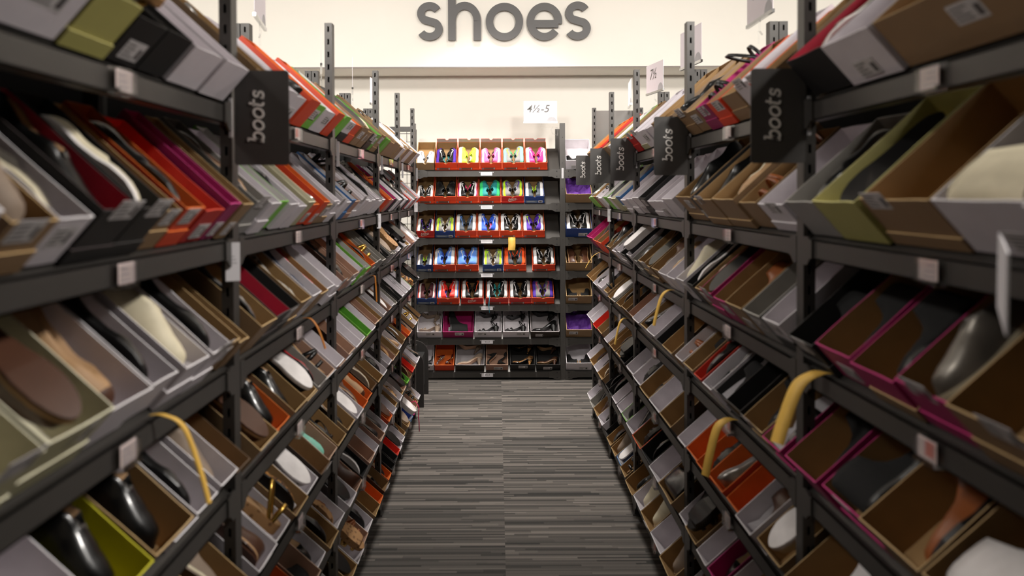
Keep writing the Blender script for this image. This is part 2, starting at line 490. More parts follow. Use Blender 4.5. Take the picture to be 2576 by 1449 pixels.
MESH_CACHE = {}
def shoe_meshes(key, kind, up, ins, sole, extra=None, lace=None, heelm=None):
    """returns [(part name, mesh)]"""
    if key in MESH_CACHE: return MESH_CACHE[key]
    L_, W_, outl, H, plat, op, col, vam, spring, st = SHAPES[kind]
    parts = []; S = stations(); M_ = 18
    if vam:
        mb = MB(); vs = []; fs = []; ms = []
        for s in S:
            for i in range(M_+1): vs.append(upper_point(kind, s, i))
        for a in range(len(S)-1):
            for i in range(M_):
                p = a*(M_+1)+i
                fs.append((p, p+1, p+M_+2, p+M_+1))
                inn = op and op[0] < S[a] and S[a+1] < op[1]+.01 and 7 <= i <= 10
                toe = extra and S[a] > .86 and kind == 'flat'
                ms.append(ins if inn else (extra if toe else up))
        mb.add(vs, fs, ms); parts.append(('upper', mb.mesh('upper', True)))
    else:
        # strappy sandal: insole pad and straps
        mb = MB(); pl = []
        for s in S: pl.append((s, interp(outl, s)*W_*.93))
        vs = []; fs = []
        for s, hw in pl:
            z = foot_base(kind, s)
            vs += [(-hw, s*L_, z), (hw, s*L_, z), (-hw, s*L_, z+.004), (hw, s*L_, z+.004)]
        for a in range(len(pl)-1):
            p = a*4; fs += [(p+2,p+3,p+7,p+6),(p,p+4,p+5,p+1),(p,p+2,p+6,p+4),(p+1,p+5,p+7,p+3)]
        mb.add(vs, fs, ins); parts.append(('insole', mb.mesh('insole', True)))
        for (s0, ds, hh) in ((.86,.0,.03),(.72,.0,.042),(.62,.02,.045),(.10,.0,.05),(.14,.06,.075)):
            hw = interp(outl, s0)*W_; vs = []; fs = []; mb = MB()
            for q in range(13):
                a = math.pi*q/12; x = -hw*math.cos(a); z = foot_base(kind, s0)+hh*math.sin(a)
                y = s0*L_ + ds*math.sin(a)
                vs += [(x, y-.006, z), (x, y+.006, z), (x*.96, y-.006, z-.003), (x*.96, y+.006, z-.003)]
            for q in range(12):
                p = q*4; fs += [(p,p+1,p+5,p+4),(p+2,p+6,p+7,p+3),(p,p+4,p+6,p+2),(p+1,p+3,p+7,p+5)]
            mb.add(vs, fs, up); parts.append(('strap', mb.mesh('strap', True)))
    # sole
    mb = MB(); vs = []; fs = []; ms = []
    wide = .003 if kind in ('sneaker','runner') else .0015
    for s in S:
        hw = interp(outl, s)*W_ + (wide if 0.0 < s < 1 else .0)
        zt = foot_base(kind, s) + (.010 if kind in ('sneaker','runner') else .001)
        zl = foot_base(kind, s) - st*(.55) ; zb = foot_base(kind, s) - st
        if kind == 'wedge' or plat: zb = min(zb, zb if s > .9 else zb-plat) ; zb = spring*max(0,(s-.72)/.28)**2 if kind == 'wedge' else zb
        if kind == 'wedge': zl = zb + .006
        sk = .9 if kind in ('wedge',) else .97
        y = s*L_ + (-wide if s == 0 else (wide if s == 1 else 0))
        for z, w_ in ((zt, hw), (zl, hw), (zb, hw*sk)):
            vs.append((-w_, y, z))
        for z, w_ in ((zb, hw*sk), (zl, hw), (zt, hw)):
            vs.append((w_, y, z))
    for a in range(len(S)-1):
        for i in range(6):
            p = a*6; j = (i+1) % 6
            fs.append((p+i, p+6+i, p+6+j, p+j)); ms.append(sole if i in (0,4,5) or not heelm else heelm)
    mb.add(vs, fs, ms); parts.append(('sole', mb.mesh('sole', False)))
    if H > .04 and kind != 'wedge':
        mb = MB(); top = foot_base(kind, .08)-st; n = 10; vs = []; fs = []
        rb = .006 if key.endswith('s') or kind == 'pump' and not key.endswith('b') else .016
        for lv in range(6):
            t = lv/5; z = top*(1-t)+.004*(1-t); z = top*(1-t)
            rx = (W_*.62)*(1-t)**1.6 + rb; ry = .022*(1-t)**1.4 + rb
            cy = .030*(1-t) + .018*t
            for q in range(n):
                a = 2*math.pi*q/n; vs.append((rx*math.cos(a), cy+ry*math.sin(a), z))
        for lv in range(5):
            for q in range(n): fs.append((lv*n+q, (lv+1)*n+q, (lv+1)*n+(q+1)%n, lv*n+(q+1)%n))
        fs.append(tuple(range(n))); fs.append(tuple(5*n+q for q in range(n))[::-1])
        mb.add(vs, fs, heelm or up); parts.append(('heel', mb.mesh('heel', True)))
    if kind in ('boot','loafer') and H:
        mb = MB(); hw = W_*.62; zz = foot_base(kind,.1)-st
        mb.prism([(-hw*.8,.004),(hw*.8,.004),(hw,.02),(hw,.06),(-hw,.06),(-hw,.02)], 0, zz+.002, heelm or sole)
        parts.append(('heel', mb.mesh('heel')))
    if lace:
        mb = MB()
        for s0, i0, s1, i1 in ((.50,6.2,.545,11.8),(.55,6.2,.595,11.8),(.60,6.2,.64,11.8),(.65,6.4,.69,11.6),(.50,11.8,.545,6.2),(.60,11.8,.64,6.2)):
            pts = []
            for q in range(7):
                t = q/6; ii = i0+(i1-i0)*t; s = s0+(s1-s0)*t
                a = upper_point(kind, s, int(ii)); b_ = upper_point(kind, s, int(ii)+1)
                p = a.lerp(b_, ii-int(ii)); pts.append(p+Vector((0,0,.003)))
            mb.tube(pts, .0028, lace, 5)
        c0 = upper_point(kind, .5, 9)+Vector((0,0,.003))
        for sg in (-1, 1):
            mb.tube([c0, c0+Vector((sg*.016,-.010,.001)), c0+Vector((sg*.028,-.002,-.008)), c0+Vector((sg*.024,.012,-.008)), c0], .0026, lace, 5)
            mb.tube([c0, c0+Vector((sg*.012,.018,-.004)), c0+Vector((sg*.020,.034,-.016))], .0024, lace, 5)
        parts.append(('laces', mb.mesh('laces', True)))
        mb = MB(); vs = []; fs = []
        for q in range(5):
            t = q/4; y = .52*L_ - .13*L_*t; z = foot_base(kind,.5)+interp(vam,.46)-.01+(.032 if kind == 'sneaker' else .016)*t - .006*t*t; hw = .017+.008*math.sin(math.pi*t*.8)
            vs += [(-hw,y,z-.004),(0,y-.002,z+.003),(hw,y,z-.004),(-hw,y,z-.008),(0,y-.002,z-.002),(hw,y,z-.008)]
        for q in range(4):
            p = q*6
            fs += [(p,p+1,p+7,p+6),(p+1,p+2,p+8,p+7),(p+3,p+9,p+10,p+4),(p+4,p+10,p+11,p+5),(p,p+6,p+9,p+3),(p+2,p+5,p+11,p+8)]
        fs += [(0,3,4,1),(1,4,5,2),(24,25,28,27),(25,26,29,28)]
        mb.add(vs, fs, lace if key in ('sn_lime','sn_teal') else up); parts.append(('tongue', mb.mesh('tongue', True)))
    if kind == 'runner' and extra:
        mb = MB()
        for side in (0, 1):
            outl2 = swoosh_pts()
            pts = []
            for (x, y) in outl2:
                s = .78 - .60*x; ii = 1.0 + 9.0*y + .4
                if side: ii = M_ - ii
                a = upper_point(kind, s, int(ii)); b_ = upper_point(kind, s, min(M_, int(ii)+1)); p = a.lerp(b_, ii-int(ii))
                pts.append(p + Vector(((.0022 if side else -.0022), 0, .0012)))
            n = len(pts)
            # strip between lower and upper outline
            lo = pts[:9]; hi = [pts[9],pts[10],pts[11],pts[12],pts[13],pts[14],pts[15],pts[16]]
            # order: tail(0) along the bottom to the hook (8..9), back along the top (10..16)
            vs = pts; fs = [(0,16,1),(1,16,15,2),(2,15,14,3),(3,14,13,12,4),(4,12,11,5),(5,11,10,6),(6,10,9,7),(7,9,8)]
            if side == 0: fs = [f[::-1] for f in fs]
            mb.add(vs, fs, extra)
            # thickness so that it is a raised patch
            vs2 = [p*1.0 - Vector(((.0018 if side else -.0018), 0, .001)) for p in pts]
            rim = [(i, (i+1) % n, n+(i+1) % n, n+i) for i in range(n)]
            mb.add(list(pts)+vs2, rim, extra)
        parts.append(('side_logo', mb.mesh('side_logo')))
    MESH_CACHE[key] = parts
    return parts

def sm(code, hexcol, rough=.5, coat=0, **kw): mat('shoe_'+code, hexcol, rough, coat=coat, **kw); return 'shoe_'+code
sm('black','#0a0909',.35,.2); sm('patent','#070707',.28,.3); sm('suede_black','#0c0b0b',.95)
sm('brown','#4a2c1c',.4,.1); sm('cognac','#8a4a1e',.4,.1); sm('tan','#b08a62',.6); sm('taupe','#8a7868',.7); sm('nude','#c9a184',.5,.2)
sm('white','#e4dedc',.5); sm('cream','#d8cdb0',.6); sm('navy','#1c2844',.5); sm('red','#a01824',.4,.3); sm('wine','#3c0c12',.15,.8)
sm('grey','#7d7a78',.7); sm('silver','#a8a4a0',.25,metal=.7); sm('leopard','#b07a3c',.7,pattern='leopard'); sm('snake','#9a948a',.4,pattern='dots',col2='#4a4640')
sm('mint','#7fc4ae',.5); sm('pink','#e85c8c',.5); sm('hotpink','#ff2f7c',.5); sm('purple','#4a2496',.6); sm('lime','#b8e62a',.5); sm('neon','#dcf23c',.5)
sm('teal','#1f8080',.6); sm('green','#35c06a',.5); sm('blue','#2b55c8',.6); sm('skyblue','#5f8ee0',.6); sm('slate','#3a4048',.6); sm('coral','#f0352c',.5)
sm('orange','#ff5620',.5); sm('maroon','#4a141c',.6); sm('cork','#a67c50',.8,pattern='dots',col2='#7a5634'); sm('gum','#8e5f38',.6)
sm('insole_tan','#a58058',.7); sm('insole_grey','#8d8580',.8); sm('olive','#5b5a3a',.6); sm('gold','#c8a050',.25,metal=.9); sm('pewter','#6a645c',.35,metal=.5)

# key: (kind, words, upper, insole, sole, extra, lace, heel)
SH = {
 'fb': ('flat','black ballet flat','black','insole_tan','black',None,None,None),
 'fp': ('flat','glossy black ballet flat','patent','insole_grey','black',None,None,None),
 'ft': ('flat','tan ballet flat','tan','insole_tan','brown','brown',None,'cognac'),
 'fr': ('flat','red ballet flat','red','insole_tan','black',None,None,None),
 'fl': ('flat','leopard print flat','leopard','insole_tan','black',None,None,None),
 'fs': ('flat','snake print flat','snake','insole_grey','white',None,None,None),
 'fn': ('flat','navy ballet flat','navy','insole_tan','white',None,None,None),
 'fm': ('flat','mint flat','mint','insole_tan','cream',None,None,None),
 'fw': ('flat','silver flat','silver','insole_grey','black',None,None,None),
 'lb': ('loafer','black leather loafer','patent','insole_tan','black',None,None,None),
 'lw': ('loafer','brown leather loafer','brown','insole_tan','tan',None,None,'brown'),
 'lt': ('loafer','taupe suede loafer','taupe','insole_tan','cream',None,None,'taupe'),
 'lc': ('loafer','cream slip-on shoe','cream','insole_grey','white',None,None,None),
 'ls': ('loafer','dark suede slip-on shoe','suede_black','insole_grey','white',None,None,None),
 'lg': ('loafer','pewter slip-on shoe','pewter','insole_grey','cream',None,None,None),
 'pb': ('pump','black pump','black','insole_tan','black',None,None,None),
 'pn': ('pump','black pump with a nude lining','suede_black','nude','black',None,None,None),
 'pt': ('pump','taupe pump','taupe','insole_tan','nude',None,None,None),
 'pw': ('pump','glossy wine red pump','wine','insole_tan','gold',None,None,None),
 'pl': ('pump','leopard print pump','leopard','insole_tan','black',None,None,None),
 'pg': ('pump','brown pump','brown','insole_tan','tan',None,None,None),
 'pu': ('pump','nude pump','nude','insole_tan','nude',None,None,None),
 'wb': ('wedge','black wedge shoe','black','insole_tan','cork',None,None,None),
 'wt': ('wedge','tan wedge shoe','tan','insole_tan','cork',None,None,None),
 'wc': ('wedge','cream wedge shoe','cream','insole_tan','tan',None,None,None),
 'sb': ('sandal','black strappy sandal','black','insole_tan','black',None,None,None),
 'sg': ('sandal','gold strappy sandal','gold','insole_tan','cork',None,None,None),
 'st': ('sandal','brown strappy sandal','cognac','insole_tan','cork',None,None,None),
 'hb': ('heeled_sandal','black high-heeled sandal','black','insole_grey','black',None,None,None),
 'ht': ('heeled_sandal','taupe high-heeled sandal','taupe','insole_tan','taupe',None,None,None),
 'bb': ('boot','black ankle boot','suede_black','insole_tan','black',None,None,None),
 'bl': ('boot','black leather ankle boot','patent','insole_tan','black',None,None,None),
 'bc': ('boot','cognac ankle boot','cognac','insole_tan','black',None,None,None),
 'bw': ('boot','white ankle boot','white','insole_grey','brown',None,None,None),
 'bg': ('boot','cream fleece ankle boot','cream','insole_grey','brown',None,None,None),
 'bn': ('boot','brown ankle boot','brown','insole_tan','black',None,None,None),
 'ng': ('sneaker','grey canvas sneaker','grey','insole_grey','white',None,'white',None),
 'nb': ('sneaker','black canvas sneaker','black','insole_grey','white',None,'white',None),
 'nw': ('sneaker','white canvas sneaker','white','insole_grey','cream',None,'white',None),
 'nu': ('sneaker','blue canvas sneaker','blue','insole_grey','white',None,'white',None),
 # running shoes for the end display
 'sn_bw': ('runner','black running shoe with white laces','black','insole_grey','white','white','white',None),
 'sn_bk': ('runner','all black running shoe','black','black','black',None,'black',None),
 'sn_pur': ('runner','black and purple running shoe','black','teal','purple','white','black','purple'),
 'sn_neon': ('runner','neon yellow running shoe','neon','white','white','neon','neon','cream'),
 'sn_pkb': ('runner','pink and black running shoe','pink','black','white','white','black','pink'),
 'sn_mint': ('runner','grey and mint running shoe with green laces','grey','teal','mint','lime','green','mint'),
 'sn_hot': ('runner','hot pink running shoe','hotpink','purple','white','white','pink',None),
 'sn_crim': ('runner','black running shoe with crimson laces','black','black','white','white','hotpink','hotpink'),
 'sn_teal2': ('runner','teal running shoe with a green sole','teal','black','green',None,'teal','green'),
 'sn_gpur': ('runner','grey running shoe with a purple emblem','grey','black','lime','purple','grey','grey'),
 'sn_lime': ('runner','charcoal running shoe with lime laces','slate','black','white',None,'lime','white'),
 'sn_bpur': ('runner','black and violet running shoe with white sole','black','purple','white','purple','black','white'),
 'sn_lgr': ('runner','pale lime and grey running shoe','grey','white','lime','lime','cream','cream'),
 'sn_slate': ('runner','dark slate running shoe with blue emblem','slate','slate','white','skyblue','slate','white'),
 'sn_royal': ('runner','royal blue running shoe with pink tongue','blue','pink','white','white','blue','white'),
 'sn_plime': ('runner','purple running shoe with lime emblem','purple','black','white','lime','purple','white'),
 'sn_blue': ('runner','bright blue running shoe','skyblue','blue','white','white','blue','white'),
 'sn_gblue': ('runner','grey blue running shoe with violet laces','skyblue','blue','skyblue','white','purple','grey'),
 'sn_or': ('runner','grey running shoe with orange laces','slate','black','orange','orange','orange','orange'),
 'sn_mar': ('runner','maroon and black running shoe','maroon','black','white',None,'black','coral'),
 'sn_cor': ('runner','coral red running shoe','coral','blue','white','white','coral','skyblue'),
 'sn_bor': ('runner','black running shoe with orange emblem','black','black','white','orange','black','white'),
 'sn_teal': ('runner','black and white running shoe with teal laces','black','teal','white','white','teal','white'),
 'sn_bwt': ('runner','black running shoe with thick white sole','black','black','white','white','black','white'),
 'sn_pgr': ('runner','purple and grey running shoe','grey','purple','purple','pink','purple','purple'),
 'sn_wg': ('runner','white and grey running shoe','white','grey','white','grey','grey','white'),
}
NAMES = {'flat':'ballet_flat','loafer':'loafer','pump':'high_heel_pump','wedge':'wedge_shoe','sandal':'strappy_sandal','heeled_sandal':'heeled_sandal','boot':'ankle_boot','sneaker':'canvas_sneaker','runner':'running_shoe'}
CATS = {'flat':'flat shoe','loafer':'loafer','pump':'pump','wedge':'wedge shoe','sandal':'sandal','heeled_sandal':'sandal','boot':'boot','sneaker':'sneaker','runner':'sneaker'}

def shoe_label_words(k): return SH[k][1]
def place_shoe(key, BM, cx, hw_room, y0, roll, toe_front, label, group, z0=.005, scale=1.0, mirror=False, yaw=0.0, lroom=None, spin=0.0):
    kind, words, up, ins, sole, extra, lace, heelm = SH[key]
    parts = shoe_meshes(key, kind, 'shoe_'+up, 'shoe_'+ins, 'shoe_'+sole, 'shoe_'+extra if extra else None, 'shoe_'+lace if lace else None, 'shoe_'+heelm if heelm else None)
    R = Matrix.Rotation(math.radians(spin), 4, 'Z') @ Matrix.Rotation(math.radians(roll), 4, 'Y') @ Matrix.Rotation((math.pi if toe_front else 0)+math.radians(yaw), 4, 'Z')
    pts = [R @ v.co for n, me in parts if n not in ('laces','side_logo') for v in me.vertices]
    xs = [p.x for p in pts]; ys = [p.y for p in pts]; zs = [p.z for p in pts]
    wid = max(xs)-min(xs); ln = max(ys)-min(ys)
    sc = min(scale, (2*hw_room)/wid, (lroom or .3)/ln)
    T = Matrix.Translation((cx-sc*(max(xs)+min(xs))/2, y0 - sc*min(ys), z0 - sc*min(zs)))
    M = BM @ T @ R @ Matrix.Scale(sc, 4)
    root = thing(NAMES[kind], label, CATS[kind], M, group)
    for n, me in parts:
        o = bpy.data.objects.new(n, me); C.objects.link(o); o.parent = root
    return root

# ------------------------------------------------------------------ projection (used only to skip what no view could show)
def proj(p):
    x, y, z = p
    if y < .05: return None
    return (1250 + F*x/y, 490 - F*(z-EYE)/y)

LABEL_SLOT = {}
def end_label(parent, w, d, style, rr):
    mb = MB()
    if style == 'nike':
        x0 = -w*.42
        mb.box((x0,-.0012,.006),(x0+.016,-.0002,.026),'label_slate'); mb.box((x0+.02,-.0011,.006),(x0+.125,-.0002,.03),'label_grey')
        mb.box((x0+.112,-.0014,.008),(x0+.12,-.0002,.028),'label_white')
        for q in range(3): mb.box((x0+.03,-.0015,.011+q*.006),(x0+.10-.012*q,-.0011,.0125+q*.006),'label_ink')
    elif style == 'navy':
        mb.box((-w*.46,-.0012,.006),(w*.16,-.0002,.034),'label_slate'); mb.box((w*.2,-.0012,.006),(w*.42,-.0002,.034),'label_white')
        for q in range(3): mb.box((-w*.4,-.0015,.011+q*.007),(w*.1-.01*q,-.0011,.0125+q*.007),'label_white')
        mb.box((w*.24,-.0015,.012),(w*.38,-.0011,.026),'label_ink')
    else:
        lw = min(w*.62, .085); lh = min(.04, d*.45); x0 = rr.uniform(-w*.42, w*.42-lw) ; z0 = rr.choice((.012, d*.4))
        mb.box((x0,-.0012,z0),(x0+lw,-.0002,z0+lh),'label_white')
        for q in range(4): mb.box((x0+.005,-.0015,z0+.006+q*lh*.2),(x0+lw*rr.uniform(.4,.7),-.0011,z0+.0085+q*lh*.2),'label_ink')
        mb.box((x0+lw*.75,-.0015,z0+.006),(x0+lw*.93,-.0011,z0+lh*.7),'label_ink')
    return mb.build('end_label', parent)

def make_box(code, w, l, d, BM, label, group, lid=False, lidcode=None, style=None, notch=False, rr=rnd, tissue=None, logo=False, label_on=True):
    root = thing('shoebox', label, 'shoebox', BM, group)
    mb = MB(); tray(mb, w, l, d, .0032, code, z0=.001, notch=notch, bulge=rr.uniform(-.0012,.0016), warp=rr.uniform(0,.0012))
    mb.build('box_body', root)
    if lid:
        mb = MB(); tray(mb, w+.007, l+.006, rr.choice((.03,.04,.045)) if not style else .018, .0028, lidcode or code, z0=-.0012, y0=-.0036, floor=True)
        # the box stands in its lid, so the lid floor lies just under the box floor
        mb.build('lid', root)
    if label_on and not logo and (style or rr.random() < .62):
        end = end_label(root, w, d, style, rr)
        if lid and not style: end.location.z = .045
        if lid and style: end.location.y = -.0036
    if logo:
        me = text_mesh('NIKE', .034, 'logo_white', .35, .0009, .0005)
        o = bpy.data.objects.new('logo_lettering', me); C.objects.link(o); o.parent = root; o.location = (-.008,-.0012,.046); o.rotation_euler = (math.pi/2,0,0)
        mb = MB(); sp = swoosh_pts(); vs = [(x*.095,y*.07) for x, y in sp]
        fs = [(0,16,1),(1,16,15,2),(2,15,14,3),(3,14,13,12,4),(4,12,11,5),(5,11,10,6),(6,10,9,7),(7,9,8)]
        mb.add([(x,-.0012,y) for x,y in vs], fs, 'logo_white'); mb.add([(x,-.0002,y) for x,y in vs], [f[::-1] for f in fs], 'logo_white')
        o = mb.build('logo_mark', root); o.location = (-.042,0,.018)
    if style:
        mb = MB(); pts = [(-w/2+.004,d-.01),(w/2-.004,d-.01),(w/2-.004,d+.040)] + arc(0,d+.040,.017,0,-180,12) + [(-w/2+.004,d+.040)]
        mb.prism(pts, -.0012, .0012, 'box_out_'+code, Matrix(((1,0,0,0),(0,0,1,0),(0,1,0,0),(0,0,0,1))))
        pts = [(x*.97, d-.006 if y < d else y-.003) for x, y in pts]
        mb.prism(pts, -.0019, -.0011, 'flap_lining', Matrix(((1,0,0,0),(0,0,1,0),(0,1,0,0),(0,0,0,1))))
        o = mb.build('lid_flap', root); o.location = (0, l+.0018, 0)
    if tissue:
        tlift = .03 if tissue == 'tissue_purple' else 0.0
        mb = MB(); n = 9; vs = []; fs = []
        for i in range(n):
            for j in range(n):
                x = (i/(n-1)-.5)*(w-.012); y = .01 + j/(n-1)*(l-.03)
                z = .008 + .024*rr.random() + (.045 if i in (0,n-1) else 0) + tlift*(1+.3*math.sin(i*1.7+j))
                vs.append((x, y, max(.008, z)))
        for i in range(n-1):
            for j in range(n-1):
                p = i*n+j; fs.append((p,p+n,p+n+1,p+1))
        mb.add(vs, fs, tissue); o = mb.build('tissue_paper', root)
    return root

# ------------------------------------------------------------------ racks
HTOP = EYE + .684
LEV_S = [.2,-.135,-.45,-.76,-1.07,-1.385,-1.70]        # beam centres of the side racks, relative to the eye
LEV_B = [.202,-.118,-.447,-.771,-1.088,-1.412,-1.730]
POSTS = [.79,2.01,3.23,4.455,5.42,6.39]
def slotted_post(mb, x, y, w, dpt, z0, z1, axis='x', M=None):
    """box section post whose face towards -y is pierced by a column of slots"""
    t = .003; sw = .0075; sh = .022; pitch = .05
    x0, x1 = x-w/2, x+w/2; y0, y1 = y-dpt/2, y+dpt/2
    mb.box((x0,y0,z0),(x-sw/2,y0+t,z1),'steel',M); mb.box((x+sw/2,y0,z0),(x1,y0+t,z1),'steel',M)
    z = z0+.03; prev = z0
    while z+sh < z1-.01:
        mb.box((x-sw/2,y0,prev),(x+sw/2,y0+t,z),'steel',M); prev = z+sh; z += pitch
    mb.box((x-sw/2,y0,prev),(x+sw/2,y0+t,z1),'steel',M)
    mb.box((x0,y0+t,z0),(x0+t,y1,z1),'steel',M); mb.box((x1-t,y0+t,z0),(x1,y1,z1),'steel',M)
    mb.box((x0+t,y1-t,z0),(x1-t,y1,z1),'steel_dark',M)  # near-black colour puts the shade of the hollow post into its back wall
    mb.box((x0,y0,z1),(x1,y1,z1+.002),'steel',M)
DEPTH = .35
def side_rack(sgn, X0, label):
    root = thing('shelving_rack', label, 'shelving rack', Matrix.Translation((sgn*X0, POSTS[0], 0)), 'grey steel shelving racks')
    O = Matrix.Translation((-sgn*X0, -POSTS[0], 0))
    ya = [-.43] + POSTS
    for y in ya:
        mb = MB(); slotted_post(mb, sgn*X0, y, .030, .045, 0, HTOP, M=O)
        mb.box((sgn*X0-.025,y-.03,0),(sgn*X0+.025,y+.03,.006),'steel',O)
        mb.build('post', root)
        mb = MB()
        for dx in (DEPTH-.019, DEPTH+.019): slotted_post(mb, sgn*(X0+dx), y, .034, .045, 0, HTOP, M=O)
        mb.build('rear_post', root)
    c, s_ = math.cos(TH), math.sin(TH)
    for h in LEV_S:
        zc = EYE+h
        for a, b in zip(ya[:-1], ya[1:]):
            mb = MB(); x_in = sgn*(X0-.010); x_out = sgn*(X0+.022)
            xs = sorted((x_in, x_out)); y0, y1 = a+.0235, b-.0235
            mb.box((xs[0],y0,zc-.023),(xs[0]+.003 if sgn>0 else xs[1],y1,zc+.023),'steel',O) if sgn > 0 else mb.box((xs[1]-.003,y0,zc-.023),(xs[1],y1,zc+.023),'steel',O)
            mb.box((xs[0],y0,zc+.020),(xs[1],y1,zc+.023),'steel',O)
            mb.box((xs[0],y0,zc-.023),(xs[1],y1,zc-.020),'steel',O)
            beam = mb.build('beam', root)
            xf = sgn*(X0-.0125)
            for (p, q) in ((y0-.02, 1), (y1+.02, -1)):
                mb = MB()
                p += q*.021; pts = [(p,zc-.04),(p+q*.02,zc-.04),(p+q*.04,zc-.0225),(p+q*.05,zc-.0225),(p+q*.05,zc+.0225),(p+q*.04,zc+.0225),(p+q*.025,zc+.03),(p,zc+.03)]
                MM = O @ Matrix(((0,0,1,0),(1,0,0,0),(0,1,0,0),(0,0,0,1)))
                lo, hi = sorted((xf-sgn*.0035, xf+sgn*.0022))
                mb.prism(pts if q > 0 else pts[::-1], lo, hi, 'steel', MM)
                mb.build('bracket', beam)
            # sloping shelf, rising away from the aisle, and its twin on the far side of the rack
            for side in (0, 1):
                mb = MB(); Lp = .40
                P = [(0,.024),(Lp*c*.82,.024+Lp*s_*.82)]
                if side == 0: f = lambda d, z: (sgn*(X0+.004+d), zc+z)
                else: f = lambda d, z: (sgn*(X0+2*DEPTH-.004-d), zc+z)
                (xa, za), (xb, zb) = f(*P[0]), f(*P[1])
                vs = [(xa,y0,za),(xa,y1,za),(xb,y1,zb),(xb,y0,zb),(xa,y0,za-.004),(xa,y1,za-.004),(xb,y1,zb-.004),(xb,y0,zb-.004)]
                fs = [(0,1,2,3),(7,6,5,4),(0,4,5,1),(1,5,6,2),(2,6,7,3),(3,7,4,0)]
                mb.add(vs, fs, 'steel_shelf', O); mb.build('sloping_shelf', root)
    x = sgn*(X0+DEPTH)
    for a, b in zip(ya[:-1], ya[1:]):
        mb = MB(); mb.box((x-.0014,a,.05),(x+.0014,b,EYE+.43),'steel_dark',O); mb.build('back_panel', root)  # added unseen divider, stops light leaking through and darkens the shelf interiors
    return root
rackL = side_rack(-1, .668, 'long grey steel shoe rack along the left side of the aisle')
rackR = side_rack(1, .773, 'long grey steel shoe rack along the right side of the aisle')

# end panels of the two racks
def wire_panel(x0, x1, y, z0, z1, label):
    root = thing('wire_mesh_panel', label, 'wire panel', Matrix.Translation(((x0+x1)/2, y, 0)))
    O = Matrix.Translation((-(x0+x1)/2, -y, 0))
    mb = MB(); mb.box((x0,y-.012,z1-.02),(x1,y+.012,z1+.02),'steel',O); mb.build('top_bar', root)
    mb = MB()
    x = x0+.02
    while x < x1: mb.tube([(x,y,z0),(x,y,z1)], .002, 'steel', 5, O); x += .062
    z = z0
    while z < z1: mb.tube([(x0,y+.004,z),(x1,y+.004,z)], .002, 'steel', 5, O); z += .066
    mb.build('wire_grid', root)
wire_panel(-.99,-.69,6.47,.03,EYE+.53,'black wire mesh panel closing the far end of the left rack')
m = MB(); m.box((-.15,-.006,0),(.15,.006,1.9+.55),'panel_grey')
o = m.build('end_panel'); o.location = (.943,6.45,0.0); tag(o,'light grey flat panel standing at the far end of the right rack','panel')

# the end display unit, facing down the aisle
YB = 7.71
XB = [-.80, .629, 2.06]
rootB = thing('shelving_rack', 'grey steel shoe rack across the end of the aisle, full of orange boxes', 'shelving rack', Matrix.Translation((0,YB,0)), 'grey steel shelving racks')
OB = Matrix.Translation((0,-YB,0))
for x in XB:
    mb = MB(); mb.box((x-.025,YB-.012,0),(x+.025,YB-.009,HTOP),'steel',OB); mb.box((x-.025,YB-.009,0),(x-.021,YB+.03,HTOP),'steel',OB); mb.box((x+.021,YB-.009,0),(x+.025,YB+.03,HTOP),'steel',OB)
    z = .12
    while z < HTOP:
        mb.box((x-.003,YB-.0126,z),(x+.003,YB-.0118,z+.006),'steel_dark',OB); z += .245
    mb.build('post', rootB)
    mb = MB(); mb.box((x-.045,YB+.31,0),(x-.0,YB+.35,HTOP-.03),'steel',OB); mb.build('rear_post', rootB)
for h in LEV_B:
    zc = EYE+h
    for a, b in zip(XB[:-1], XB[1:]):
        mb = MB(); mb.box((a+.026,YB-.010,zc-.026),(b-.026,YB-.006,zc+.026),'steel',OB); mb.box((a+.026,YB-.006,zc+.023),(b-.026,YB+.02,zc+.026),'steel',OB)
        mb.box((a+.026,YB-.006,zc-.026),(b-.026,YB+.02,zc-.023),'steel',OB); beam = mb.build('beam', rootB)
        for p, q in ((a+.026,1),(b-.026,-1)):
            mb = MB(); pts = [(p,zc-.045),(p+q*.045,zc-.045),(p+q*.075,zc-.03),(p+q*.11,zc-.03),(p+q*.11,zc+.024),(p+q*.075,zc+.04),(p,zc+.04)]
            MM = OB @ Matrix(((1,0,0,0),(0,0,1,0),(0,1,0,0),(0,0,0,1)))
            mb.prism(pts if q < 0 else pts[::-1], YB-.0155, YB-.0115, 'steel', MM)
            for dz in (-.028, .022): mb.prism(arc(p+q*.03, zc+dz, .006, 0, 330, 11), YB-.0165, YB-.0154, 'steel_dark', MM)
            mb.build('bracket', beam)
        mb = MB(); c, s_ = math.cos(TH), math.sin(TH); Lp = .34
        ya_, za, yb_, zb = YB+.002, zc+.026, YB+.002+Lp*c, zc+.026+Lp*s_
        vs = [(a+.027,ya_,za),(b-.027,ya_,za),(b-.027,yb_,zb),(a+.027,yb_,zb),(a+.027,ya_,za-.004),(b-.027,ya_,za-.004),(b-.027,yb_,zb-.004),(a+.027,yb_,zb-.004)]
        fs = [(0,1,2,3),(7,6,5,4),(0,4,5,1),(1,5,6,2),(2,6,7,3),(3,7,4,0)]
        mb.add(vs, fs, 'steel_shelf', OB); mb.build('sloping_shelf', rootB)
mb = MB(); mb.box((XB[0],YB+.30,.02),(XB[-1],YB+.306,EYE+.2),'steel_shelf',OB); mb.build('back_panel', rootB)

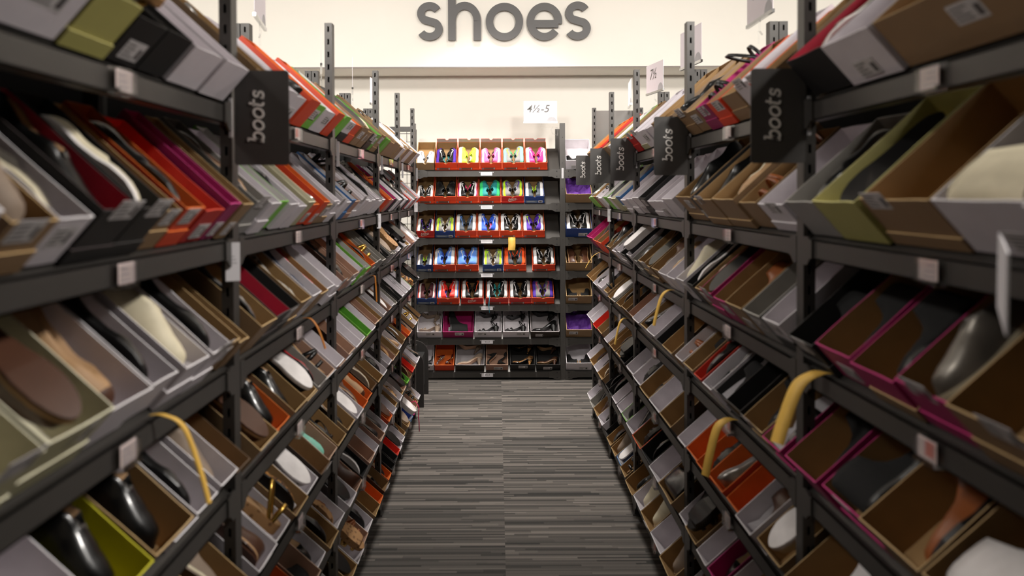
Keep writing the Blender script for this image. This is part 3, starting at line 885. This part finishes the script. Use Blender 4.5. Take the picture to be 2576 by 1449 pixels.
# ------------------------------------------------------------------ filling the end display
ROWW = ['top','second','third','fourth','fifth','sixth','bottom']
NTHW = ['first','second','third','fourth','fifth','sixth','seventh','eighth','ninth','tenth','eleventh','twelfth','thirteenth','fourteenth']
def bx(px): return (px-1250)*YB/F
END_ROWS = [
 [('k',1041,1094,'sn_wg'),('O',1095,1150,'sn_pur'),('O',1151,1207,'sn_neon'),('O',1208,1263,'sn_pkb'),('O',1264,1320,'sn_mint'),('O',1321,1377,'sn_hot')],
 [('O',1042,1091,'sn_bw'),('O',1093,1148,'sn_bk'),('O',1150,1203,'sn_crim'),('O',1204,1260,'sn_teal2'),('P',1261,1318,'sn_gpur'),('N',1320,1369,'sn_lime')],
 [('P',1044,1092,'sn_bpur'),('N',1094,1143,'sn_lgr'),('O',1145,1199,'sn_slate'),('O',1200,1256,'sn_royal'),('O',1257,1313,'sn_bw'),('O',1314,1370,'sn_plime')],
 [('N',1044,1087,'sn_lime'),('O',1089,1145,'sn_blue'),('O',1147,1203,'sn_gblue'),('N',1214,1265,'sn_lgr'),('O',1267,1323,'sn_or'),('O',1339,1396,'sn_bw')],
 [('N',1047,1096,'sn_mar'),('O',1098,1154,'sn_cor'),('P',1159,1215,'sn_bor'),('P',1221,1278,'sn_teal'),('P',1280,1336,'sn_bwt'),('O',1337,1393,'sn_pgr')],
 [('w',1047,1110,'ht'),('m',1112,1190,'bb'),('w',1192,1261,'hb'),('w',1263,1330,'hb'),('D',1333,1406,'pb')],
 [('w',1047,1089,'pb'),('o',1091,1141,'pw'),('D',1144,1217,'pt'),('t',1220,1277,'pn'),('b',1281,1345,'pl'),('b',1347,1411,'pg')],
]
END_RIGHT = [('w','bb'),('k',None),('N','sn_bw'),('k','lw'),('k','bb'),('k',None),('w','bb')]
def box_matrix_back(x, h, lift=0.0):
    return Matrix.Translation((x, YB+.010, EYE+h+.040+lift)) @ Matrix.Rotation(TH, 4, 'X')
ngroup = 'open shoeboxes on the end display'
for r, row in enumerate(END_ROWS):
    for i, (code, p0, p1, shoe) in enumerate(row):
        x0, x1 = bx(p0)+.0015, bx(p1)-.0015
        if p0 < 1050: x0 = max(x0, XB[0]+.03)
        x1 = min(x1, XB[1]-.030)
        w = x1-x0-.002; cx = (x0+x1)/2
        sport = code in 'OPN'
        wsh = f'{NTHW[i]} box, {ROWW[r]} row, end display'
        BM = box_matrix_back(cx, LEV_B[r])
        where = f'{NTHW[i]} along the {ROWW[r]} row of the end display'
        lbl = f'{BOXC[code][3]} open shoebox, {where}'
        logo = (r, i) in ((1,4),(2,0),(4,2))
        make_box(code, w, .318, .086, BM, lbl, ngroup, lid=sport, style=('navy' if code == 'N' else 'nike') if sport else None, notch=sport or (r==0 and i==0), logo=logo, tissue=None)
        rr = random.Random(r*10+i)
        wd = shoe_label_words(shoe)
        sg = f'{SH[shoe][0].replace("_"," ")} pairs in the end display'
        if SH[shoe][0] == 'runner':
            place_shoe(shoe, BM, -w*.245, w*.216, .012, 72+rr.uniform(-12,12), False, f'{wd}, {wsh}, left one', 'running shoes in the end display', z0=.012, scale=1.0, yaw=-3)
            place_shoe(shoe, BM, w*.245, w*.216, .022, -66+rr.uniform(-16,14), False, f'{wd}, {wsh}, right one', 'running shoes in the end display', z0=.012, scale=1.0, yaw=3)
        elif SH[shoe][0] == 'boot':
            place_shoe(shoe, BM, 0, w*.47, .012, 88, False, f'{wd}, {wsh}', sg, z0=.006, yaw=4)
        elif w > .22:
            # heels lie across the box on their sides, one above the other
            place_shoe(shoe, BM, -w*.012, w*.455, .012, 88, False, f'{wd}, {wsh}, lower of pair', sg, z0=.008, spin=78+rr.uniform(-8,8), scale=1.05, lroom=.15)
            place_shoe(shoe, BM, w*.012, w*.455, .165, 88, False, f'{wd}, {wsh}, upper of pair', sg, z0=.008, spin=62+rr.uniform(-10,12), scale=1.05, lroom=.14)
        else:
            place_shoe(shoe, BM, -w*.225, w*.22, .012, 80, True, f'{wd}, {wsh}, left one', sg, z0=.008, yaw=8, scale=1.1)
            place_shoe(shoe, BM, w*.225, w*.22, .05, -75, False, f'{wd}, {wsh}, right one', sg, z0=.008, yaw=-8, scale=1.1)
for r, (code, shoe) in enumerate(END_RIGHT):
    w = .245; cx = .629+.03+w/2
    BM = box_matrix_back(cx, LEV_B[r])
    where = f'{ROWW[r]} row beyond end display post'
    make_box(code, w, .325, .11, BM, f'{BOXC[code][3]} open shoebox in the {where}', ngroup, tissue='tissue_purple' if r in (1,5) else None, label_on=(r != 1))
    if shoe:
        place_shoe(shoe, BM, -w*.24, w*.22, .012, 62, False, f'{shoe_label_words(shoe)} in {where}, left one', f'{SH[shoe][0]} pairs in the end display', yaw=-3)
        place_shoe(shoe, BM, w*.24, w*.22, .012, -62, False, f'{shoe_label_words(shoe)} in {where}, right one', f'{SH[shoe][0]} pairs in the end display', yaw=3)

# ------------------------------------------------------------------ filling the side racks
# tokens: colour code, optional width in cm, optional /shoe key; each bay read near -> far for the left rack, far -> near for the right
LEFT = [
 ['b20/- w20/- v14/fb b12/sg b12/- w16/- w16/-', 'k13/fw k14/- w13/- w13/fb o13/- g13/- w16/- o12/-', 'g10/- w13/- o12/- k13/fb k13/bl d12/lg G12/- k13/-', 'G12/- k13 k12 k12 k13 w12', 'k12/- w14/fw k12 k14 w14/-'],
 ['w10 w10/- k13/lt:20 w11/lg:84 R15/lb:12 b13/lc:84 k10/- o12/lb:84 r13/wc:84 m9/- k9', 'a14/lw w13/- g12/- w14/ls w13/- y12/- o12/fw o12/- k12/fp w12/- w12/-', 'w10/fb u10/- t12 w10 w10 w10 w11 w11 w11 w11', 'o10/ft o10 t10/- m10/- b10 w10 w10 b10 w10', 'w11 b11 r9 w10 w10 a10 r9 w10 w10'],
 ['w10/- y16/- y21/lw:172 w17/ft:16 w13/fb:84 w14/lc:20 w13/fb:84 k9/fb k8/fw', 'k15/fw R15/fb b14/- k14/fs w14/fn k13/fr w15/fs w14/-', 't13/sb t12/- w12/- g12/fp o12/fb a12/sg a12/- a12/-', 'b11 a11 a12/sg w12 w11/- b11 w11', 'k12/- w11 t11/- o11/- w12 w11 k11'],
 ['w21/- w21/- Y19/lb:15 k19/lb:10 w13/fb:84 w12/lt:14 d11', 'k16/lw:172 o15/lb:12 k15/lb:12 k15/ls:170 a14/fr:84 t14/sb w15/-', 't13/ft w13/- w13/- G12/- w13 t12 k13 w12', 't12/fs w12/fs a12/- b12/fb b12 w12 w12', 'w12/- g11 d12/fl b12 b12/lb w11'],
 ['w16/- k16/lb w16/fb k16/fl w16/fb k16/lt', 'w16/lw w14/sg k15/fl w15/fs d13/- t14/fm k15/sb', 'k13/fb w13/fs o13/lw o12/ft d13/lt k13/- w12/sb', 'w12/fb t12/st k13/fb w12/ft d12 k12', 'o12/fb t12/fb d12/fp w12/sg k12 d12'],
 ['k16 k16/lb w16 k16 o16/lb w16', 't14/lt k15/fl o14/- t14/bb w14/fb k14 w14/st', 'w13/fb t13/lw b13/ls t13/bb w13/bb t12/fb w12/fb', 'o12/lw w12/fb k13/fb w12/sg k12/fl t12', 'G11/fb d12/lw r12/- t12/sb w12/- w12'],
 ['a16/- w16/- a14/- w14/- b14/fb b12 k14/-', 'b14/fb k14/fw k14/lg w13/fs d13/fw w14/sb k14/sg w14/lc', 'k13/fb w13/sg t13/st w13/fb k13 o12 d13/fb', 'o12/fb b12/- b12 r12/- w12/fr w12/fb k13/fl', 'k12/lt u12/nu m12/sb t12/fr k12 w12'],
]
RIGHT = [
 ['k14/- o13/- o13/- r12/-', 'k14/- w12/- w12/- g12/- k13/-', 'r12/- w13/- w14/- w12/- k16/- k17/-', 'k17/lb k16/- m16/sb O17/- k17/- w15/- o12/- k14/-', 'R22/fs w22/- k40/- k30/-'],
 ['g12/- g12/fw k12 w12 w12/-', 'g12/- w12/fp y12/- u12/sb w12/-', 'w13/- w13/fb b13/- w13/- w14/- w14/-', 'k24/lb b8/- k24/lb k24/wc k16/st w20/-', 'a18/lb v22/fb k26/- w24/bg w26/-'],
 ['m12/- m12/- O13/lb O13/-', 'b13 k12 w13/sb w13/fb b12/-', 'w13/nb a13/fb k14/fb k14/fb k14 w14/wc w14/-', 'w15/lc b13 k16/bg M17/fb M17/- k20/bc a18/- w16/-', 'b17/bb M20/bb M20/bb M20/lg k24/bn k24/bb'],
 ['k13 k13/fb w12 w12/-', 'k14/sb k13/fb a13/lc k13/lb k13', 't13/- w14/- k14/fp w14/- b13 k14/-', 'w15/st k17/bb r13/lb w14/fp b17/bb b17/- k20/bb M16/bl', 'M19/bb M20/bb k22/bc k26/bw k24/bc'],
 ['w12/fb w12/- r12/- k13/fb', 'w13/- k13/- k14/fl k14/- b13', 'w14/fp w14/sb k15/fb w15/- k14/fb', 'w15/- o18/- o17/sb o19/fw o17/- w16/bn k20/lc', 'k20/bw k24/lb w22 k24/bn'],
 ['w12/bb k12/sb w12/bb k13/lt', 'b13/lb b13/lb w13 w13/- g13/lb', 'w14/lb O15/sb b15/fp w14/- k16/bl', 'w16/lb k17/sb w14/- m14/fb w20/st b18 k18/bl', 'k20 w22/fb k22 k20'],
 ['w12/fb a12/lb k13/lw w13/lb', 'b13/bb k14/sb k14/lt u14/fn k14/sb', 'k15/fb w14/lc k16/lc w15/- k15/lt', 'w16/lw k17 w17/lw k17 w17/lb k16', 'k20 w20 k20 k20'],
]
FLATK = ['fb','fb','fp','ft','fs','fw','lb','lw','lt','ls','fb','sb','st','fn','lg']
WIDEK = ['bb','bl','bn','lb','pb','fb','bb','sb']
shelfw = ['top','second','third','fourth','fifth','sixth','lowest']
bayw = ['first','second','third','fourth','last']
import re as _re
cand = []
for side, table, X0 in ((-1, LEFT, .668), (1, RIGHT, .773)):
    for lv in range(7):
        for bay in range(5):
            toks = table[lv][bay if side < 0 else 4-bay].split()
            if side > 0:
                toks = toks[::-1]
            y0, y1 = POSTS[bay]+.028, POSTS[bay+1]-.028
            items = []
            for tk in toks:
                mm = _re.match(r'([A-Za-z])(\d+)?(?:/([^:]*))?(?::(\d+))?$', tk)
                items.append([mm.group(1), float(mm.group(2) or (13 if side < 0 else 15))/100, mm.group(3), mm.group(4)])
            rr = random.Random(side*1000+lv*10+bay)
            tot = sum(q[1] for q in items)
            kf = (y1-y0)/tot
            # keep natural box widths: drop or add boxes rather than squash them
            y = y0; n_vis = 0
            for code, w, shoe, rol in items:
                ww = w*kf; cy = y+ww/2; y += ww
                hb = EYE+LEV_S[lv]
                xf = side*(X0-.07); xb = side*(X0+.27)
                ps = [proj(p) for p in ((xf,cy-ww/2,hb+.1),(xf,cy+ww/2,hb+.1),(xb,cy+ww/2,hb+.33),(xf+side*.07,cy+ww/2,hb+.02),(xb,cy+ww/2,hb+.24))]
                ps = [p for p in ps if p]
                if not ps: continue
                xs_ = [p[0] for p in ps]; ys_ = [p[1] for p in ps]
                if max(xs_) < -20 or min(xs_) > 2596 or min(ys_) > 1460 or max(ys_) < -10: continue
                cand.append([(F/cy)**2*ww, side, lv, bay, n_vis, code, ww, shoe, cy, X0, rr.random(), rol])
                n_vis += 1
cand.sort(key=lambda q: -q[0])
N_IND = 300 - 49
stuff_mb = MB()
for rank, (_, side, lv, bay, idx, code, ww, shoe, cy, X0, rv, rol) in enumerate(cand):
    rr = random.Random(int(rv*1e9))
    w = ww-.009-rr.random()*.003
    l = .30 + rr.random()*.025 if w < .2 else .345
    d = .088 + rr.random()*.022 if w < .2 else .112
    if lv == 0: d = min(d+.004, .11)
    psi = math.pi/2 if side < 0 else -math.pi/2
    fwd = rr.uniform(0, .012)
    xx = side*(X0+.004)
    # origin just above the shelf surface, tiny random slide up the slope
    BM = Matrix.Translation((xx, cy+rr.uniform(-.001,.001), EYE+LEV_S[lv]+.0325)) @ Matrix.Rotation(psi, 4, 'Z') @ Matrix.Rotation(TH, 4, 'X') @ Matrix.Translation((0, fwd, 0))
    sidew = 'left' if side < 0 else 'right'
    where = f'{NTHW[idx]} along the {bayw[bay]} bay, {shelfw[lv]} shelf, {sidew} rack'
    tis = False
    if rank < N_IND:
        lid = rr.random() < .45; tis = shoe != '-' and w < .17 and rr.random() < .15
        make_box(code, w, l, d, BM, f'{BOXC[code][3]} open shoebox, {where}', f'open shoeboxes on the {sidew} rack', lid=lid, lidcode=code if rr.random() < .86 else rr.choice('kby'), rr=rr,
                 tissue='tissue_white' if tis else None)
    else:
        tray(stuff_mb, w, l, d, .0032, code, z0=.001, M=BM)
    # the shoe
    if shoe == '-': continue
    if shoe is None:
        if rr.random() < .25: continue
        shoe = rr.choice(FLATK if w < .16 else WIDEK)
    kind = SH[shoe][0]
    lroom = l-.03
    sw = f'{shoe_label_words(shoe)}, {NTHW[idx]} box, {bayw[bay]} bay, {shelfw[lv]} shelf, {sidew} rack'
    grp = f'{CATS[kind]}s in the {sidew} rack boxes'
    toe_front = rr.random() < .85
    # soles face the far wall of the box on both racks
    if kind in ('boot','pump','wedge','heeled_sandal'): roll = 84*(-side)
    else: roll = rr.choice((84, 76, 4, 14, 22, 8, 172, 84, 168))*(-side)
    if rol: roll = float(rol)*(-side); toe_front = True
    place_shoe(shoe, BM, 0, w/2-(.016 if tis else .008), .014, roll, toe_front, sw, grp, z0=.038 if tis else (.010+rr.uniform(0,.015) if 60 < abs(roll) < 100 else .026+rr.uniform(0,.016)), scale=1.12, lroom=lroom)
if stuff_mb.v:
    o = stuff_mb.build('distant_shoeboxes'); o['kind'] = 'stuff'
    tag(o, 'small open shoeboxes crowded along the far bays of both side racks', 'shoeboxes')
print('BOXES', len(cand))

# ------------------------------------------------------------------ signs
def boots_sign(side, X0, y, label):
    sgnp = -1 if side < 0 else 1
    # the sign board projects from the post into the aisle, facing the viewer
    w, h = (.135, .233)
    xc = (-.668+.022+w/2) if side < 0 else (.773-.012-w/2)
    zc = EYE + .192
    root = thing('boots_sign', label, 'sign', Matrix.Translation((xc, y-.0245, zc)), 'boots signs on the rack posts')
    r = .009; pts = []
    for cx, cy, a in ((w/2-r,h/2-r,0),(-w/2+r,h/2-r,90),(-w/2+r,-h/2+r,180),(w/2-r,-h/2+r,270)): pts += arc(cx,cy,r,a,a+90,6)
    mb = MB(); mb.prism(pts, -.0012, .0012, 'sign_black', Matrix.Rotation(math.pi/2,4,'X')); mb.build('sign_board', root)
    mb = MB(); xh = .0275
    M = Matrix.Rotation(math.pi/2,4,'X') @ Matrix.Translation((w*.03+.002,-.062,.0013)) @ Matrix.Rotation(math.pi/2,4,'Z')
    slab_boots(mb, M, 'sign_ink', xh)
    mb.build('sign_lettering', root)
    mb = MB(); q = -1 if side < 0 else 1
    x = q*(w/2)
    mb.box((min(x-q*.012,x+q*.014),-.004,-.048),(max(x-q*.012,x+q*.014),-.0016,.048),'clear_plastic')
    mb.box((min(x+q*.004,x+q*.012),-.0055,-.048),(max(x+q*.004,x+q*.012),-.001,.048),'frost_plastic')
    mb.build('sign_clip', root)
boots_sign(-1, .668, POSTS[1], 'charcoal boots sign on the left rack, beside the second shelf post')
for i, wd in zip((1,2,3,4,5), ('nearest and largest','second','third','fourth','smallest and last')):
    boots_sign(1, .773, POSTS[i], f'charcoal boots sign on the right rack, {wd} of five')
for i, wd in zip((2,3,4,5), ('third','fourth','fifth','last')):
    m = MB(); m.box((-.004,-.005,-.05),(.012,-.002,.05),'clear_plastic'); m.box((.013,-.006,-.05),(.024,-.0025,.05),'frost_plastic')
    o = m.build('sign_clip_holder'); o.location = (-.668+.018, POSTS[i]-.024, EYE+.165)
    tag(o, f'empty clear sign clip on the left rack, at the {wd} front post', 'sign clip', 'empty clear sign clips')

def strip_tag(x, y, z, w, h, rz, label):
    m = MB(); m.box((-w/2,-.001,-h/2),(w/2,.001,h/2),'card_white')
    for q in range(3): m.box((-w*.3,-.0016,-.004+q*.008),(w*.3-.003*q,-.0009,-.002+q*.008),'card_grey')
    o = m.build('strip_tag'); o.location = (x,y,z); o.rotation_euler = (0,0,rz)
    tag(o, label, 'tag', 'white strip tags on the rack posts')
strip_tag(-.650,1.975,EYE-.162,.034,.095,math.radians(28),'white strip tag on the second front post of the left rack')
strip_tag(-.650,4.42,EYE-.142,.03,.08,math.radians(50),'white strip tag on the fourth front post of the left rack')
strip_tag(-.640,6.35,EYE-.095,.03,.075,math.radians(30),'white strip tag on the last front post of the left rack')
strip_tag(.752,5.38,EYE-.14,.03,.085,math.radians(-50),'white strip tag on the fifth front post of the right rack')
m = MB(); m.box((-.01,-.0015,-.05),(.01,.0015,.05),'frost_plastic'); o = m.build('sign_clip_holder'); o.location = (.629,YB-.0175,EYE+.205)
tag(o,'frosted sign clip on the middle post of the end display','sign clip','empty clear sign clips')

# clear label holders, one per bay and shelf
cnt = 0
for side, X0, sw in ((-1,.668,'left'),(1,.773,'right')):
    for lv in range(7):
        for bay in range(5):
            yc = (POSTS[bay]+POSTS[bay+1])/2
            z = EYE+LEV_S[lv]; x = side*(X0-.0115)
            p = proj((x, yc, z))
            if not (-40 < p[0] < 2616 and p[1] < 1470): continue
            rr = random.Random(cnt); cnt += 1
            root = thing('price_label_holder', f'clear label holder on the {shelfw[lv]} beam of the {sw} rack, {bayw[bay]} bay', 'label holder', Matrix.Translation((x,yc,z)), 'clear label holders on the shelf beams')
            mb = MB(); s2 = -side
            a0, a1 = sorted((s2*.0, s2*.004)); b0, b1 = sorted((s2*.016, s2*.0175))
            mb.box((a0,-.038,-.024),(a1,.038,.022),'clear_plastic'); mb.box((b0,-.036,-.022),(b1,.036,.020),'clear_plastic')
            mb.box((min(a0,b0),-.038,-.026),(max(a1,b1),.038,-.022),'clear_plastic')
            for yy in (-.032,): mb.box((min(a0,b0),yy-.003,-.022),(max(a1,b1),yy+.003,-.016),'chrome')
            mb.build('clear_holder', root)
            mb = MB(); c0, c1 = sorted((s2*.007, s2*.008))
            mb.box((c0,-.026,-.018),(c1,.034,.019),'price_card')
            e0, e1 = sorted((s2*.0081, s2*.0086))
            if rr.random() < .45: mb.box((e0,-.02,-.01),(e1,.008,.016),'price_red')
            else:
                for q in range(3): mb.box((e0,-.018,-.012+q*.01),(e1,.018-.006*q,-.010+q*.01),'card_grey')
            mb.build('price_card', root)
for r, h in enumerate(LEV_B):
    x = (1224-1250)*YB/F
    root = thing('shelf_label', f'white shelf label screwed to the {ROWW[r]} beam of the end display', 'shelf label', Matrix.Translation((x, YB-.011, EYE+h+.002)), 'white shelf labels on the end display')
    mb = MB(); mb.box((-.055,-.004,-.018),(.055,-.0005,.016),'card_white')
    if r < 5:
        for q in range(2): mb.box((-.044,-.0048,-.004+q*.009),(.044-.004*q,-.0038,-.001+q*.009),'card_grey')
    mb.build('label_plate', root)
    if r >= 5:
        o = bpy.data.objects.new('label_lettering', text_mesh('4½-5', .022, 'ink_grey', .2)); C.objects.link(o); o.parent = root; o.location = (0,-.0045,-.001); o.rotation_euler = (math.pi/2,0,0)
    for xx in (-.064,.064):
        mb = MB(); mb.prism(arc(xx,.012,.006,0,330,11), -.003, 0, 'card_grey', Matrix.Rotation(math.pi/2,4,'X') @ Matrix.Translation((0,0,.003)))
        mb.build('screw', root)

# white size cards above the racks
def size_card(px, py0, w, h, x, y, zbot, rz, txt, label, arm=None, post=True, tsize=.1):
    root = thing('size_sign', label, 'sign', Matrix.Translation((x,y,zbot)) @ Matrix.Rotation(rz,4,'Z'), 'white size signs above the racks')
    mb = MB(); mb.box((-w/2,-.001,0),(w/2,.001,h),'card_lilac')
    mb.prism([(w/2-.001,.002)] + arc(w/2-.05+.0,.002,.048,0,180,16), -.0018, -.0006, 'card_grey', Matrix(((1,0,0,0),(0,0,1,0),(0,1,0,0),(0,0,0,1))))
    mb.build('card', root)
    mb = MB(); mb.box((-w/2-.003,-.006,-.010),(w/2+.003,.006,.004),'chrome'); mb.build('card_rail', root)
    if txt:
        o = bpy.data.objects.new('sign_lettering', text_mesh(txt, tsize, 'ink_grey', .25, .0006)); C.objects.link(o); o.parent = root
        o.location = (-w*.08 if w > .25 else 0,-.0017,h*.62); o.rotation_euler = (math.pi/2,0,0)
    mb = MB()
    for pts in (arm or [[(0,0,-.008),(0,0,-.07),(0,.02,-.09)]]): mb.tube(pts, .004, 'clear_plastic', 8)
    mb.build('support_arm', root)
    return root
zz = YB/F
size_card(0,0,.32,.2,(1360-1250)*zz,YB+.02,EYE+(490-307)*zz,0,'4½-5','white size sign reading 4½-5 above the end display',
    [[(.01,0,-.01),(.005,0,-.045),(.02,0,-.065),(.10,0,-.067),(.125,0,-.075)],[(.10,-.01,-.075),(.12,-.01,-.115),(.165,-.01,-.13),(.17,-.01,-.06),(.12,-.01,-.05),(.10,-.01,-.075)]])
RX = lambda s: s*( (.668 if s<0 else .773)+DEPTH)
def over_post(i, side, w, h, rz, txt, label, dz=0.0, dy=0.0, dx=0.0, ts=.07):
    size_card(0,0,w,h,RX(side)-side*.05+dx,POSTS[i]+dy,HTOP+.03+dz,rz,txt,label,[[(0,0,-.008),(0,0,-.05),(side*.03,.0,-.07)],[(-.01,0,-.05),(-.01,0,-.1)]],ts)
R_ = math.radians
over_post(2,-1,.30,.2,R_(98),None,'white size sign over the third rear post of the left rack',0,.08)
over_post(3,-1,.30,.2,R_(102.3),None,'thin edge-on size sign over the fourth rear post of the left rack',-.01,0)
over_post(4,-1,.30,.2,R_(100.2),None,'thin edge-on size sign over the fifth rear post of the left rack',-.01,0)
over_post(5,-1,.32,.2,R_(87),'7','white size sign over the last rear post of the left rack',0,0)
over_post(2,1,.32,.2,R_(-90),'7½','large white size sign reading 7½ over the right rack',0,.06,0,.13)
over_post(3,1,.32,.2,R_(-83),None,'white size sign behind the third front post of the right rack',0,0)
over_post(4,1,.32,.2,R_(-80),'7½','small white size sign reading 7½ over the right rack',0,.2,.03,.13)
over_post(5,1,.32,.2,R_(-95),None,'white size sign over the last rear post of the right rack',0,.1)

m = MB(); m.box((-.07,-.0015,-.052),(.07,.0015,.052),'card_white'); m.box((-.03,-.0022,-.025),(.05,-.0014,.03),'card_grey')
o = m.build('shelf_flag_card'); o.location = (.655,1.04,EYE-.115); o.rotation_euler = (0,math.radians(-8),math.radians(62)); tag(o,'white card jutting from the right rack at the picture edge','sign')

# ------------------------------------------------------------------ ribbons of tape and loose laces
def ribbon(pts, w, mname, label, wdir=(0,1,0), name='yellow_tape_strip'):
    P = [Vector(p) for p in pts]; Q = []
    for i in range(len(P)-1):
        p0 = P[max(0,i-1)]; p1 = P[i]; p2 = P[i+1]; p3 = P[min(len(P)-1,i+2)]
        for k_ in range(6):
            t = k_/6
            Q.append(.5*((2*p1)+(-p0+p2)*t+(2*p0-5*p1+4*p2-p3)*t*t+(-p0+3*p1-3*p2+p3)*t*t*t))
    Q.append(P[-1]); wd = Vector(wdir).normalized()
    mb = MB(); vs = []; fs = []
    for i, q in enumerate(Q):
        d = (Q[min(i+1,len(Q)-1)]-Q[max(i-1,0)]).normalized(); n = d.cross(wd).normalized()*.0006
        a = wd*w/2
        vs += [q-a+n, q+a+n, q-a-n, q+a-n]
    for i in range(len(Q)-1):
        p = i*4; fs += [(p,p+1,p+5,p+4),(p+2,p+6,p+7,p+3),(p,p+4,p+6,p+2),(p+1,p+3,p+7,p+5)]
    o0 = Q[0]
    mb.add([v-o0 for v in vs], fs, mname); o = mb.build(name, None, True); o.location = o0
    tag(o, label, 'tape strip', 'tape strips hanging off the shelves')
def hang(side, X0, y, lv, drop, w, label, mname='tape_yellow', out=.07, dy=0.0):
    z = EYE+LEV_S[lv]; x = side*(X0-.014); s = -side
    ribbon([(x+side*.004,y,z+.035),(x+s*.02,y+dy*.1,z+.033),(x+s*(.02+out*.45),y+dy*.4,z+.006),(x+s*(.02+out*.8),y+dy*.8,z-drop*.55),(x+s*(.02+out),y+dy,z-drop)], w, mname, label, (s*.45,.89,.0))
hang(1,.773,1.86,2,.13,.040,'wide yellow tape strip curling off the third shelf of the right rack','tape_yellow',.09)
hang(1,.773,2.58,3,.15,.036,'yellow tape strip hanging from the fourth shelf of the right rack','tape_yellow',.07)
hang(1,.773,3.48,2,.12,.02,'thin yellow tape strip curling above the fourth shelf, right rack, third bay','tape_yellow',.06)
hang(1,.773,4.70,3,.12,.018,'thin yellow tape strip hanging from the fourth shelf, right rack, fourth bay','tape_yellow',.05)
hang(1,.773,5.80,2,.08,.006,'very thin yellow tape strip near the far end of the right rack','tape_yellow',.10)
hang(-1,.668,1.52,2,.15,.012,'yellow tape strip twisting down from the third shelf of the left rack','tape_yellow',.07,.04)
hang(-1,.668,2.72,2,.07,.010,'short dull yellow tape strip on the third shelf of the left rack','tape_orange',.05)
hang(-1,.668,4.15,2,.10,.012,'orange tape strip hanging straight from the third shelf of the left rack','tape_orange',.01)
xk = (1287-1250)*YB/F
ribbon([(xk,YB-.012,EYE-.405),(xk,YB-.03,EYE-.43),(xk,YB-.033,EYE-.49),(xk-.004,YB-.028,EYE-.53)], .068, 'tape_yellow', 'broad yellow tape strip stuck on the end display beam', (1,0,0))
def lace(pts, mname, label):
    o0 = Vector(pts[0]); mb = MB(); mb.tube([Vector(p)-o0 for p in pts], .0035, mname, 6)
    o = mb.build('loose_shoelace', None, True); o.location = o0; tag(o, label, 'shoelace')
lace([(-.62,5.72,.30),(-.585,5.70,.315),(-.56,5.69,.27),(-.565,5.70,.20),(-.56,5.69,.17),(-.558,5.69,.10)],'lace_pink','hot pink shoelace dangling off the lowest shelf of the left rack')
xl = (1231-1250)*YB/F
lace([(xl,YB-.075,EYE-.955),(xl-.004,YB-.09,EYE-1.0),(xl-.008,YB-.085,EYE-1.06),(xl-.002,YB-.085,EYE-1.12)],'lace_teal','teal shoelace hanging over the fifth row of the end display')

# low dark bench past the end of the left rack
root = thing('bench', 'low dark rounded bench past the end of the left rack', 'bench', Matrix.Translation((-.62-.3,6.95,0)))
prof = [(-.3,.0),(.30,.0),(.30,.34)] + arc(.18,.36,.12,0,90,10) + arc(-.18,.36,.12,90,180,10) + [(-.3,.34)]
mb = MB(); MM = Matrix(((1,0,0,0),(0,0,1,0),(0,1,0,0),(0,0,0,1)))
mb.prism(prof, -.24, -.215, 'bench_black', MM); mb.build('end_frame', root)
mb = MB(); mb.prism(prof, .215, .24, 'bench_black', MM); mb.build('end_frame', root)
mb = MB(); mb.box((-.27,-.215,.10),(.27,.215,.38),'steel_dark'); mb.build('bench_body', root)
mb = MB(); mb.box((-.2,-.215,.38),(.2,.215,.45),'bench_black'); mb.build('seat', root)
